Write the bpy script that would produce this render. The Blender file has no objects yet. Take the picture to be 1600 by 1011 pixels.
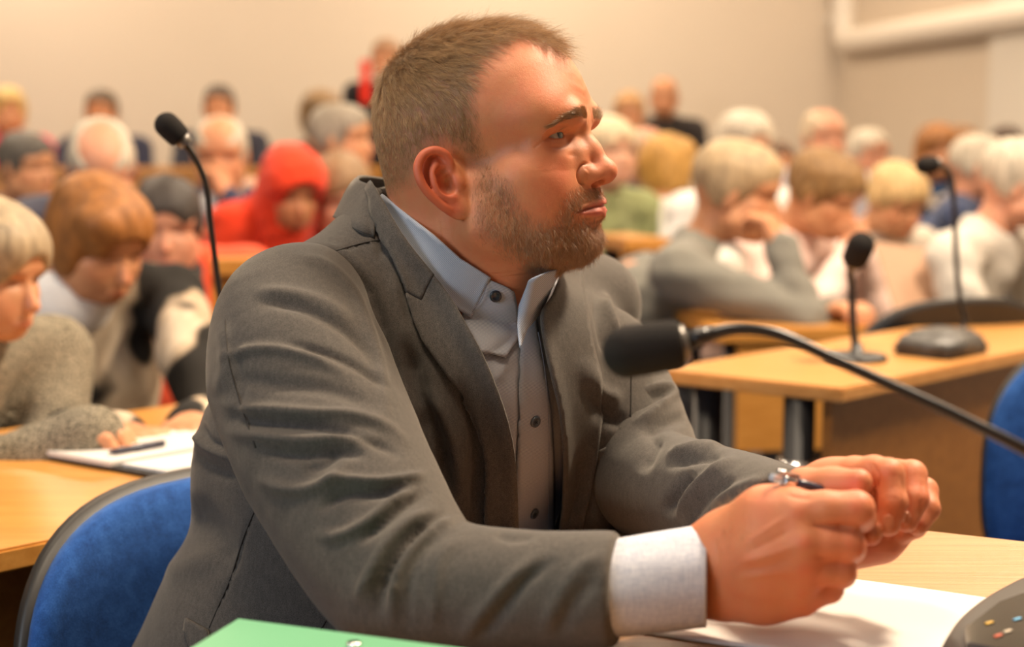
import bpy, bmesh, math, random
import numpy as np
from mathutils import Vector, Matrix, Euler
from mathutils.bvhtree import BVHTree

# ------------------------------------------------------------------ camera
scene = bpy.context.scene
CZ = 1.12                      # camera height
PITCH = math.radians(7.05)
FPX = 2222.0                   # focal length in pixels of the 1600 px frame (50 mm on 36 mm)
cam_d = bpy.data.cameras.new('camera')
cam_d.lens = 36.0 * FPX / 1600.0
cam_d.sensor_width = 36.0
cam_d.clip_start = 0.05
cam = bpy.data.objects.new('camera', cam_d)
scene.collection.objects.link(cam)
cam.location = (0, 0, CZ)
cam.rotation_euler = (math.pi / 2 - PITCH, 0, 0)
cam_d.dof.use_dof = True
cam_d.dof.focus_distance = 1.29
cam_d.dof.aperture_fstop = 3.1
scene.camera = cam

# ------------------------------------------------------------------ exposure and light
vs = scene.view_settings
vs.view_transform = 'Standard'
vs.look = 'None'
vs.gamma = 1.0
vs.exposure = 0.0
vs.use_curve_mapping = False

world = bpy.data.worlds.new('world')
scene.world = world
world.use_nodes = True
world.node_tree.nodes['Background'].inputs[0].default_value = (1.0, 0.86, 0.70, 1)
world.node_tree.nodes['Background'].inputs[1].default_value = 0.09


def area(name, loc, target, size, power, color, size_y=None, spread=None):
    l = bpy.data.lights.new(name, 'AREA')
    l.energy = power
    l.color = color
    l.size = size
    if size_y:
        l.shape = 'RECTANGLE'
        l.size_y = size_y
    if spread:
        l.spread = spread
    o = bpy.data.objects.new(name, l)
    scene.collection.objects.link(o)
    o.location = loc
    o.rotation_euler = (Vector(target) - Vector(loc)).to_track_quat('-Z', 'Y').to_euler()
    return o


WARM = (1.0, 0.81, 0.60)
# rows of ceiling lamps, all at the ceiling
for lx in (-3.0, 0.2, 2.6):
    for ly, pw in ((3.6, 48), (6.0, 62), (8.4, 62 if lx < 1 else 26)):
        area('ceiling_lamp_light', (lx, ly, 3.45), (lx, ly, 0), 1.2, pw, WARM, 0.6)
area('ceiling_lamp_light', (1.5, 2.1, 3.45), (0.3, 1.4, 0.9), 0.6, 235, WARM, 0.4)
area('ceiling_lamp_light', (-0.4, 0.9, 3.45), (0.0, 1.3, 0.9), 0.9, 62, WARM, 0.5)
# daylight of the windows behind and left of the photographer
area('window_light', (-3.0, -1.2, 2.0), (0.0, 1.4, 0.9), 1.8, 66, (0.80, 0.89, 1.0), 1.4)


# ------------------------------------------------------------------ projection helpers (authoring only)
CF = np.array([0.0, math.cos(PITCH), -math.sin(PITCH)])
CU = np.array([0.0, math.sin(PITCH), math.cos(PITCH)])


def ray(px, py):
    return CF + CU * (-(py - 505.5) / FPX) + np.array([1.0, 0, 0]) * ((px - 800.0) / FPX)


def P(px, py, Y):
    "world point seen at pixel (px, py) that lies in the plane y = Y"
    r = ray(px, py)
    t = Y / r[1]
    return np.array([0, 0, CZ]) + r * t


def PZ(px, py, z):
    r = ray(px, py)
    t = (z - CZ) / r[2]
    return np.array([0, 0, CZ]) + r * t


def project(V):
    V = np.asarray(V, dtype=np.float64) - np.array([0, 0, CZ])
    dep = V @ CF
    return np.stack([800 + FPX * V[..., 0] / dep, 505.5 - FPX * (V @ CU) / dep], -1)


# ------------------------------------------------------------------ scene graph helpers
COL = scene.collection
RNG = np.random.default_rng(7)
random.seed(7)


def tag(o, label=None, cat=None, group=None, kind=None):
    if label:
        o['label'] = label
    if cat:
        o['category'] = cat
    if group:
        o['group'] = group
    if kind:
        o['kind'] = kind
    return o


def empty(name, loc=(0, 0, 0), rz=0.0):
    o = bpy.data.objects.new(name, None)
    COL.objects.link(o)
    o.empty_display_size = 0.05
    o.location = loc
    o.rotation_euler = (0, 0, rz)
    return o


def link(name, me, mat=None, parent=None, smooth=True):
    if mat is not None:
        for m in (mat if isinstance(mat, (list, tuple)) else [mat]):
            me.materials.append(m)
    if smooth and len(me.polygons):
        me.polygons.foreach_set('use_smooth', np.ones(len(me.polygons), dtype=bool))
    o = bpy.data.objects.new(name, me)
    COL.objects.link(o)
    if parent is not None:
        o.parent = parent
    return o


def np_mesh(name, V, Q):
    "mesh from numpy vertices and an (n, k) face array"
    me = bpy.data.meshes.new(name)
    V = np.asarray(V, dtype=np.float32)
    Q = np.asarray(Q, dtype=np.int32)
    n, k = Q.shape
    me.vertices.add(len(V))
    me.vertices.foreach_set('co', V.ravel())
    me.loops.add(n * k)
    me.loops.foreach_set('vertex_index', Q.ravel())
    me.polygons.add(n)
    me.polygons.foreach_set('loop_start', np.arange(0, n * k, k, dtype=np.int32))
    me.polygons.foreach_set('loop_total', np.full(n, k, dtype=np.int32))
    me.update(calc_edges=True)
    me.validate()
    return me


def set_color(me, name, rgb):
    a = me.color_attributes.new(name, 'FLOAT_COLOR', 'POINT')
    n = len(me.vertices)
    c = np.ones((n, 4), dtype=np.float32)
    c[:, :rgb.shape[1]] = rgb
    a.data.foreach_set('color', c.ravel())


def mesh_np(me):
    V = np.empty(len(me.vertices) * 3, dtype=np.float32)
    me.vertices.foreach_get('co', V)
    N = np.empty(len(me.vertices) * 3, dtype=np.float32)
    me.vertices.foreach_get('normal', N)
    return V.reshape(-1, 3).astype(np.float64), N.reshape(-1, 3).astype(np.float64)


def mesh_set(me, V):
    me.vertices.foreach_set('co', np.asarray(V, dtype=np.float32).ravel())
    me.update()


# ------------------------------------------------------------------ sculpting with a distance field
def smin(a, b, k):
    h = np.maximum(k - np.abs(a - b), 0) / k
    return np.minimum(a, b) - h * h * (k * 0.25)


def smax(a, b, k):
    return -smin(-a, -b, k)


def rot(rx=0, ry=0, rz=0):
    return np.array(Euler((math.radians(rx), math.radians(ry), math.radians(rz))).to_matrix())


class Field:
    def __init__(s, lo, hi, h):
        s.lo = np.array(lo, dtype=np.float64)
        s.h = h
        s.n = np.ceil((np.array(hi) - s.lo) / h).astype(int) + 1
        s.ax = [(s.lo[i] + h * np.arange(s.n[i])).astype(np.float32) for i in range(3)]
        s.F = np.full(tuple(s.n), 0.2, dtype=np.float32)

    def sub(s, lo, hi):
        a = np.clip(np.floor((np.array(lo) - s.lo) / s.h).astype(int), 0, s.n)
        b = np.clip(np.ceil((np.array(hi) - s.lo) / s.h).astype(int) + 1, 0, s.n)
        if np.any(b - a < 1):
            return None
        sl = tuple(slice(a[i], b[i]) for i in range(3))
        X = s.ax[0][sl[0]][:, None, None]
        Y = s.ax[1][sl[1]][None, :, None]
        Z = s.ax[2][sl[2]][None, None, :]
        return sl, X, Y, Z

    def put(s, lo, hi, k, fn, op='add'):
        m = k + 2 * s.h
        r = s.sub(np.array(lo) - m, np.array(hi) + m)
        if r is None:
            return
        sl, X, Y, Z = r
        d = fn(X, Y, Z).astype(np.float32)
        if op == 'add':
            s.F[sl] = smin(s.F[sl], d, k)
        elif op == 'sub':
            s.F[sl] = smax(s.F[sl], -d, k)
        else:
            s.F[sl] = smax(s.F[sl], d, k)

    def ell(s, c, r, R=None, k=0.01, op='add', sym=False):
        c = np.array(c, float)
        r = np.array(r, float)
        if sym:
            s.ell(c * [-1, 1, 1], r, None if R is None else np.diag([-1, 1, 1]) @ R @ np.diag([-1, 1, 1]), k, op)
        M = np.eye(3) if R is None else R

        def fn(X, Y, Z):
            x, y, z = X - c[0], Y - c[1], Z - c[2]
            u = (M[0, 0] * x + M[1, 0] * y + M[2, 0] * z)
            v = (M[0, 1] * x + M[1, 1] * y + M[2, 1] * z)
            w = (M[0, 2] * x + M[1, 2] * y + M[2, 2] * z)
            k0 = np.sqrt((u / r[0]) ** 2 + (v / r[1]) ** 2 + (w / r[2]) ** 2) + 1e-9
            k1 = np.sqrt((u / r[0] ** 2) ** 2 + (v / r[1] ** 2) ** 2 + (w / r[2] ** 2) ** 2) + 1e-9
            return k0 * (k0 - 1) / k1
        e = np.sqrt(((M * r[None, :]) ** 2).sum(1))
        s.put(c - e, c + e, k, fn, op)

    def cone(s, a, b, ra, rb, k=0.01, op='add', sym=False):
        a = np.array(a, float)
        b = np.array(b, float)
        if sym:
            s.cone(a * [-1, 1, 1], b * [-1, 1, 1], ra, rb, k, op)
        ba = b - a
        L2 = max(float(ba @ ba), 1e-9)

        def fn(X, Y, Z):
            x, y, z = X - a[0], Y - a[1], Z - a[2]
            t = np.clip((x * ba[0] + y * ba[1] + z * ba[2]) / L2, 0, 1)
            return np.sqrt((x - t * ba[0]) ** 2 + (y - t * ba[1]) ** 2 + (z - t * ba[2]) ** 2) - (ra + (rb - ra) * t)
        rm = max(ra, rb)
        s.put(np.minimum(a, b) - rm, np.maximum(a, b) + rm, k, fn, op)

    def chain(s, pts, rad, k=0.01, op='add', sym=False):
        for i in range(len(pts) - 1):
            s.cone(pts[i], pts[i + 1], rad[i], rad[i + 1], k, op, sym)

    def bump(s, c, sg, amp, R=None, sym=False):
        c = np.array(c, float)
        sg = np.array(sg, float) * np.ones(3)
        if sym:
            s.bump(c * [-1, 1, 1], sg, amp, None if R is None else np.diag([-1, 1, 1]) @ R @ np.diag([-1, 1, 1]))
        M = np.eye(3) if R is None else R
        e = 3.2 * np.sqrt(((M * sg[None, :]) ** 2).sum(1))
        r = s.sub(c - e, c + e)
        if r is None:
            return
        sl, X, Y, Z = r
        x, y, z = X - c[0], Y - c[1], Z - c[2]
        u = (M[0, 0] * x + M[1, 0] * y + M[2, 0] * z) / sg[0]
        v = (M[0, 1] * x + M[1, 1] * y + M[2, 1] * z) / sg[1]
        w = (M[0, 2] * x + M[1, 2] * y + M[2, 2] * z) / sg[2]
        s.F[sl] -= (amp * np.exp(-(u * u + v * v + w * w))).astype(np.float32)

    def mesh(s, name):
        V, Q = surface_nets(s.F, s.lo, s.h)
        return np_mesh(name, V, Q)


CORN = [(0, 0, 0), (1, 0, 0), (0, 1, 0), (1, 1, 0), (0, 0, 1), (1, 0, 1), (0, 1, 1), (1, 1, 1)]
EDG = [(a, b) for a in range(8) for b in range(a + 1, 8) if sum(abs(CORN[a][i] - CORN[b][i]) for i in range(3)) == 1]


def surface_nets(F, lo, h):
    # close the field at the border
    F = F.copy()
    for ax in range(3):
        for e in (0, -1):
            ix = [slice(None)] * 3
            ix[ax] = e
            F[tuple(ix)] = np.maximum(F[tuple(ix)], h * 0.5)
    S = F < 0
    nx, ny, nz = F.shape
    cnt = np.zeros((nx - 1, ny - 1, nz - 1), dtype=np.int8)
    for (i, j, k) in CORN:
        cnt += S[i:nx - 1 + i, j:ny - 1 + j, k:nz - 1 + k]
    act = (cnt > 0) & (cnt < 8)
    I = np.argwhere(act)
    idx = np.full(act.shape, -1, dtype=np.int32)
    idx[act] = np.arange(len(I))
    vals = np.stack([F[I[:, 0] + c[0], I[:, 1] + c[1], I[:, 2] + c[2]] for c in CORN], 1).astype(np.float64)
    acc = np.zeros((len(I), 3))
    num = np.zeros(len(I))
    C = np.array(CORN, float)
    for a, b in EDG:
        va, vb = vals[:, a], vals[:, b]
        m = (va < 0) != (vb < 0)
        t = np.where(m, va / np.where(m, va - vb, 1), 0)
        acc += m[:, None] * (C[a][None] + t[:, None] * (C[b] - C[a])[None])
        num += m
    V = lo + h * (I + acc / np.maximum(num, 1)[:, None])
    quads = []
    for ax in range(3):
        o1, o2 = [(1, 2), (2, 0), (0, 1)][ax]
        A = [slice(None)] * 3
        B = [slice(None)] * 3
        A[ax] = slice(0, -1)
        B[ax] = slice(1, None)
        sa, sb = S[tuple(A)], S[tuple(B)]
        E = np.argwhere(sa != sb)
        ok = (E[:, o1] > 0) & (E[:, o2] > 0) & (E[:, o1] < F.shape[o1] - 1) & (E[:, o2] < F.shape[o2] - 1)
        E = E[ok]
        d1 = np.zeros(3, int)
        d1[o1] = 1
        d2 = np.zeros(3, int)
        d2[o2] = 1
        q = [E - d1 - d2, E - d2, E, E - d1]
        q = np.stack([idx[c[:, 0], c[:, 1], c[:, 2]] for c in q], 1)
        inside = sa[E[:, 0], E[:, 1], E[:, 2]]
        q[~inside] = q[~inside][:, ::-1]
        quads.append(q)
    Q = np.concatenate(quads)
    Q = Q[(Q >= 0).all(1)]
    # one relaxation step along the tangent keeps the net even
    return V, Q


def relax(V, Q, it=2, w=0.5):
    E = np.concatenate([Q[:, [i, (i + 1) % Q.shape[1]]] for i in range(Q.shape[1])])
    for _ in range(it):
        acc = np.zeros_like(V)
        cnt = np.zeros(len(V))
        np.add.at(acc, E[:, 0], V[E[:, 1]])
        np.add.at(acc, E[:, 1], V[E[:, 0]])
        np.add.at(cnt, E[:, 0], 1)
        np.add.at(cnt, E[:, 1], 1)
        V = V * (1 - w) + w * acc / np.maximum(cnt, 1)[:, None]
    return V


# polygon and polyline distances in pixels, for tracing outlines onto surfaces
def seg_dist(p, poly, closed=False):
    poly = np.asarray(poly, float)
    n = len(poly)
    best = np.full(len(p), 1e9)
    par = np.zeros(len(p))
    side = np.zeros(len(p))
    for i in range(n if closed else n - 1):
        a, b = poly[i], poly[(i + 1) % n]
        ab = b - a
        L = max(ab @ ab, 1e-9)
        t = np.clip(((p - a) @ ab) / L, 0, 1)
        q = a + t[:, None] * ab
        d = np.hypot(*(p - q).T)
        m = d < best
        best = np.where(m, d, best)
        par = np.where(m, (i + t) / max(1, (n - 1)), par)
        cr = ab[0] * (p[:, 1] - a[1]) - ab[1] * (p[:, 0] - a[0])
        side = np.where(m, np.sign(cr), side)
    return best, par, side


def inside_poly(p, poly):
    poly = np.asarray(poly, float)
    x, y = p[:, 0], p[:, 1]
    r = np.zeros(len(p), bool)
    n = len(poly)
    for i in range(n):
        x1, y1 = poly[i]
        x2, y2 = poly[(i + 1) % n]
        c = ((y1 > y) != (y2 > y)) & (x < (x2 - x1) * (y - y1) / (y2 - y1 + 1e-12) + x1)
        r ^= c
    return r


def soft_poly(p, poly, w):
    d, _, _ = seg_dist(p, poly, True)
    s = np.where(inside_poly(p, poly), d, -d)
    return np.clip(s / w * 0.5 + 0.5, 0, 1)


def spline(pts, n=8):
    "Catmull-Rom through the points"
    pts = np.asarray(pts, float)
    Pp = np.vstack([2 * pts[0] - pts[1], pts, 2 * pts[-1] - pts[-2]])
    out = []
    for i in range(1, len(Pp) - 2):
        p0, p1, p2, p3 = Pp[i - 1], Pp[i], Pp[i + 1], Pp[i + 2]
        for t in np.arange(n) / n:
            out.append(0.5 * ((2 * p1) + (-p0 + p2) * t + (2 * p0 - 5 * p1 + 4 * p2 - p3) * t * t + (-p0 + 3 * p1 - 3 * p2 + p3) * t ** 3))
    out.append(pts[-1])
    return np.array(out)


# ------------------------------------------------------------------ materials
def srgb(r, g, b):
    def f(c):
        c /= 255.0
        return c / 12.92 if c <= 0.04045 else ((c + 0.055) / 1.055) ** 2.4
    return (f(r), f(g), f(b), 1.0)


def mat(name, color=(0.5, 0.5, 0.5, 1), rough=0.6, metal=0.0, spec=0.5):
    m = bpy.data.materials.new(name)
    m.use_nodes = True
    b = m.node_tree.nodes['Principled BSDF']
    b.inputs['Base Color'].default_value = color
    b.inputs['Roughness'].default_value = rough
    b.inputs['Metallic'].default_value = metal
    b.inputs['Specular IOR Level'].default_value = spec
    return m


class NT:
    def __init__(s, m):
        s.t = m.node_tree
        s.b = s.t.nodes['Principled BSDF']

    def n(s, typ, **kw):
        x = s.t.nodes.new(typ)
        for k, v in kw.items():
            setattr(x, k, v)
        return x

    def l(s, a, b):
        s.t.links.new(a, b)

    def noise(s, scale, detail=3, vec=None, rough=0.5):
        x = s.n('ShaderNodeTexNoise')
        x.inputs['Scale'].default_value = scale
        x.inputs['Detail'].default_value = detail
        x.inputs['Roughness'].default_value = rough
        if vec is not None:
            s.l(vec, x.inputs['Vector'])
        return x

    def coord(s, scale=(1, 1, 1), rotz=(0, 0, 0), which='Object'):
        c = s.n('ShaderNodeTexCoord')
        m = s.n('ShaderNodeMapping')
        m.inputs['Scale'].default_value = scale
        m.inputs['Rotation'].default_value = rotz
        s.l(c.outputs[which], m.inputs['Vector'])
        return m.outputs['Vector']

    def ramp(s, fac, stops):
        r = s.n('ShaderNodeValToRGB')
        e = r.color_ramp.elements
        while len(e) < len(stops):
            e.new(0.5)
        for i, (p, c) in enumerate(stops):
            e[i].position = p
            e[i].color = c
        s.l(fac, r.inputs['Fac'])
        return r.outputs['Color']

    def mix(s, fac, a, b, mode='MIX'):
        x = s.n('ShaderNodeMix', data_type='RGBA', blend_type=mode)
        for sock, v in ((x.inputs['Factor'], fac), (x.inputs[6], a), (x.inputs[7], b)):
            if isinstance(v, (int, float, tuple)):
                sock.default_value = v
            else:
                s.l(v, sock)
        return x.outputs[2]

    def math(s, op, a, b=0.0):
        x = s.n('ShaderNodeMath', operation=op)
        for sock, v in ((x.inputs[0], a), (x.inputs[1], b)):
            if isinstance(v, (int, float)):
                sock.default_value = v
            else:
                s.l(v, sock)
        return x.outputs[0]

    def bump(s, height, strength=0.3, dist=0.001):
        x = s.n('ShaderNodeBump')
        x.inputs['Strength'].default_value = strength
        x.inputs['Distance'].default_value = dist
        s.l(height, x.inputs['Height'])
        s.l(x.outputs['Normal'], s.b.inputs['Normal'])
        return x

    def attr(s, name):
        a = s.n('ShaderNodeAttribute', attribute_name=name)
        sp = s.n('ShaderNodeSeparateColor')
        s.l(a.outputs['Color'], sp.inputs['Color'])
        return sp.outputs


def fabric(name, color, color2=None, scale=900, rough=0.9, bump=0.4, dist=0.0006, big=8):
    "woven cloth: fine noise in colour and relief, faint large mottling"
    m = mat(name, color, rough, spec=0.2)
    t = NT(m)
    v = t.coord()
    f = t.noise(scale, 2, v)
    g = t.noise(big, 3, v)
    c2 = color2 or tuple(min(1, c * 1.5) for c in color[:3]) + (1,)
    c = t.mix(t.ramp(f.outputs['Fac'], [(0.35, (0, 0, 0, 1)), (0.65, (1, 1, 1, 1))]), color, c2)
    c = t.mix(0.25, c, t.ramp(g.outputs['Fac'], [(0.3, (0.75, 0.75, 0.75, 1)), (0.7, (1.2, 1.2, 1.2, 1))]), 'MULTIPLY')
    t.l(c, t.b.inputs['Base Color'])
    t.bump(f.outputs['Fac'], bump, dist)
    t.b.inputs['Sheen Weight'].default_value = 0.15
    t.b.inputs['Sheen Roughness'].default_value = 0.5
    return m


def wood(name, c1, c2, rough=0.35, scale=(1, 12, 12), bump=0.05, rz=0.0):
    m = mat(name, c1, rough)
    t = NT(m)
    v = t.coord(scale, (0, 0, rz))
    n1 = t.noise(6, 6, v, 0.6)
    n2 = t.noise(40, 2, t.coord(tuple(s * 1.5 for s in scale), (0, 0, rz)))
    c = t.mix(t.ramp(n1.outputs['Fac'], [(0.3, (0, 0, 0, 1)), (0.7, (1, 1, 1, 1))]), c1, c2)
    c = t.mix(0.12, c, t.ramp(n2.outputs['Fac'], [(0.4, (0.6, 0.6, 0.6, 1)), (0.6, (1.2, 1.2, 1.2, 1))]), 'MULTIPLY')
    t.l(c, t.b.inputs['Base Color'])
    t.bump(n1.outputs['Fac'], bump, 0.002)
    return m


def skin_mat(name, base, red, dark, lip, ss=0.12, pore=0.35):
    "skin; vertex attribute mk: r = shaved stubble / scalp, g = lips, b = ruddiness, on his ears also light shining through"
    m = mat(name, base, 0.54)
    t = NT(m)
    a = t.attr('mk')
    v = t.coord()
    mott = t.noise(38, 4, v, 0.6)
    fine = t.noise(900, 3, v, 0.7)
    c = t.mix(t.ramp(mott.outputs['Fac'], [(0.35, (0, 0, 0, 1)), (0.7, (0.45, 0.45, 0.45, 1))]), base, red)
    c = t.mix(a[2], c, red)
    c = t.mix(t.math('MULTIPLY', a[0], 0.75), c, dark)
    c = t.mix(a[1], c, lip)
    t.l(c, t.b.inputs['Base Color'])
    t.b.inputs['Subsurface Weight'].default_value = ss
    t.b.inputs['Subsurface Radius'].default_value = (1.0, 0.35, 0.15)
    t.b.inputs['Subsurface Scale'].default_value = 0.006
    wr = t.noise(260, 3, t.coord(), 0.6)
    h = t.math('ADD', fine.outputs['Fac'], t.math('MULTIPLY', wr.outputs['Fac'], 1.2))
    t.bump(h, pore, 0.0005)
    return m


def hair_mat(name, c1, c2, rough=0.35):
    m = mat(name, c1, rough)
    t = NT(m)
    hi = t.n('ShaderNodeHairInfo')
    c = t.mix(hi.outputs['Random'], c1, c2)
    t.l(c, t.b.inputs['Base Color'])
    t.b.inputs['Specular IOR Level'].default_value = 0.6
    return m


def strands(name, roots, dirs, lengths, normals, mt, parent=None, seg=5, r0=0.00006, bend=0.0, jitter=0.12, gravity=0.0, curl=None, clump=0.0, clump_amp=0.2):
    """hair curves: every strand starts at roots along dirs and is kept outside the skin by its normal"""
    n = len(roots)
    pts = np.zeros((n, seg, 3))
    pts[:, 0] = roots
    d = dirs + RNG.normal(0, jitter, (n, 3))
    if clump:
        key = np.floor(roots / clump).astype(np.int64)
        h = (key * np.array([73856093, 19349663, 83492791])).sum(1) % 4096
        tab = np.random.default_rng(3).normal(0, 1, (4096, 3))
        d = d + tab[h] * clump_amp
        lengths = lengths * (1 + 0.25 * tab[h][:, 0].clip(-1, 1))
    d /= np.linalg.norm(d, axis=1)[:, None]
    step = lengths / (seg - 1)
    cur = roots.copy()
    j2 = RNG.normal(0, jitter * 0.45, (n, 3))
    for k in range(1, seg):
        cur = cur + d * step[:, None]
        pts[:, k] = cur
        d = d + j2 - normals * bend + np.array([0, 0, -gravity])
        if curl is not None:
            d = d + curl * (k / seg)
        d /= np.linalg.norm(d, axis=1)[:, None]
    hc = bpy.data.hair_curves.new(name)
    hc.add_curves([seg] * n)
    hc.points.foreach_set('position', pts.reshape(-1).astype(np.float32))
    rad = np.tile(np.linspace(1.0, 0.35, seg), n) * r0
    hc.points.foreach_set('radius', rad.astype(np.float32))
    hc.materials.append(mt)
    o = bpy.data.objects.new(name, hc)
    COL.objects.link(o)
    if parent is not None:
        o.parent = parent
    return o


def sample_surface(V, N, Q, dens, n):
    "n random points on quads, weighted by area times the vertex density; returns points, normals"
    a = V[Q[:, 1]] - V[Q[:, 0]]
    b = V[Q[:, 3]] - V[Q[:, 0]]
    ar = np.linalg.norm(np.cross(a, b), axis=1) * dens[Q].mean(1)
    tot = ar.sum()
    pick = RNG.choice(len(Q), n, p=ar / tot)
    u, v = RNG.random(n)[:, None], RNG.random(n)[:, None]
    q = Q[pick]
    w = [(1 - u) * (1 - v), u * (1 - v), u * v, (1 - u) * v]
    Pp = sum(V[q[:, i]] * w[i] for i in range(4))
    Nn = sum(N[q[:, i]] * w[i] for i in range(4))
    Nn /= np.linalg.norm(Nn, axis=1)[:, None] + 1e-9
    return Pp, Nn


# ------------------------------------------------------------------ simple shape helpers
def tube(pts, rad, seg=12, closed_ends=True):
    "a swept tube as (V, Q) numpy"
    pts = np.asarray(pts, float)
    n = len(pts)
    rad = np.ones(n) * rad if np.isscalar(rad) else np.asarray(rad, float)
    T = np.gradient(pts, axis=0)
    T /= np.linalg.norm(T, axis=1)[:, None] + 1e-12
    up = np.array([0, 0, 1.0]) if abs(T[0][2]) < 0.9 else np.array([1.0, 0, 0])
    V, A = [], None
    for i in range(n):
        if A is None:
            A = np.cross(T[i], up)
        else:
            A = A - T[i] * (A @ T[i])
        A /= np.linalg.norm(A)
        B = np.cross(T[i], A)
        for j in range(seg):
            w = 2 * math.pi * j / seg
            V.append(pts[i] + rad[i] * (math.cos(w) * A + math.sin(w) * B))
    Q = [(i * seg + j, i * seg + (j + 1) % seg, (i + 1) * seg + (j + 1) % seg, (i + 1) * seg + j) for i in range(n - 1) for j in range(seg)]
    V = list(V)
    if closed_ends:
        c0 = len(V)
        V.append(pts[0])
        V.append(pts[-1])
        for j in range(seg):
            Q.append((c0, (j + 1) % seg, j, c0))
            Q.append((c0 + 1, (n - 1) * seg + j, (n - 1) * seg + (j + 1) % seg, c0 + 1))
    return V, Q


def py_mesh(name, V, Q):
    me = bpy.data.meshes.new(name)
    F = [tuple(dict.fromkeys(int(i) for i in q)) for q in Q]
    me.from_pydata([tuple(v) for v in V], [], F)
    me.update()
    return me


def tube_obj(name, pts, rad, m, parent=None, seg=12):
    V, Q = tube(pts, rad, seg)
    return link(name, py_mesh(name, V, Q), m, parent)


def lathe_obj(name, prof, m, parent=None, seg=32, origin=(0, 0, 0), axis=(0, 0, 1)):
    "profile of (radius, height) turned round an axis"
    q = Vector((0, 0, 1)).rotation_difference(Vector(axis)).to_matrix()
    V, Q = [], []
    for r, h in prof:
        for j in range(seg):
            w = 2 * math.pi * j / seg
            V.append(Vector(origin) + q @ Vector((r * math.cos(w), r * math.sin(w), h)))
    n = len(prof)
    for i in range(n - 1):
        for j in range(seg):
            Q.append((i * seg + j, i * seg + (j + 1) % seg, (i + 1) * seg + (j + 1) % seg, (i + 1) * seg + j))
    me = py_mesh(name, V, Q)
    bm = bmesh.new()
    bm.from_mesh(me)
    bmesh.ops.remove_doubles(bm, verts=bm.verts, dist=1e-6)
    bmesh.ops.holes_fill(bm, edges=bm.edges, sides=seg)
    bmesh.ops.recalc_face_normals(bm, faces=bm.faces)
    bm.to_mesh(me)
    bm.free()
    o = link(name, me, m, parent)
    return o


def prism(outline, z0, z1):
    "vertical prism over an xy outline, as a bmesh"
    bm = bmesh.new()
    a = [bm.verts.new((p[0], p[1], z0)) for p in outline]
    b = [bm.verts.new((p[0], p[1], z1)) for p in outline]
    bm.faces.new(a[::-1])
    bm.faces.new(b)
    n = len(a)
    for i in range(n):
        bm.faces.new((a[i], a[(i + 1) % n], b[(i + 1) % n], b[i]))
    bmesh.ops.recalc_face_normals(bm, faces=bm.faces)
    return bm


def bevel_bm(bm, w, seg=2):
    bmesh.ops.bevel(bm, geom=bm.edges[:], offset=w, segments=seg, affect='EDGES', clamp_overlap=True)
    return bm


def bm_obj(name, bm, m, parent=None, smooth=False):
    me = bpy.data.meshes.new(name)
    bm.to_mesh(me)
    bm.free()
    return link(name, me, m, parent, smooth)


def box_obj(name, c, size, m, parent=None, rz=0.0, bevel=0.0, R=None, smooth=False):
    bm = bmesh.new()
    bmesh.ops.create_cube(bm, size=1.0)
    M = Matrix.Translation(Vector(c)) @ (Matrix(R).to_4x4() if R is not None else Matrix.Rotation(rz, 4, 'Z')) @ Matrix.Diagonal((*size, 1))
    bmesh.ops.transform(bm, matrix=M, verts=bm.verts)
    if bevel:
        bevel_bm(bm, bevel, 2)
    return bm_obj(name, bm, m, parent, smooth)
# ------------------------------------------------------------------ the head, sculpted in its own frame
# +Y is the face, +Z the crown, +X the person's right ear; the origin lies between the ear canals
EC = (0.0345, 0.0675, 0.0215)


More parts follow.
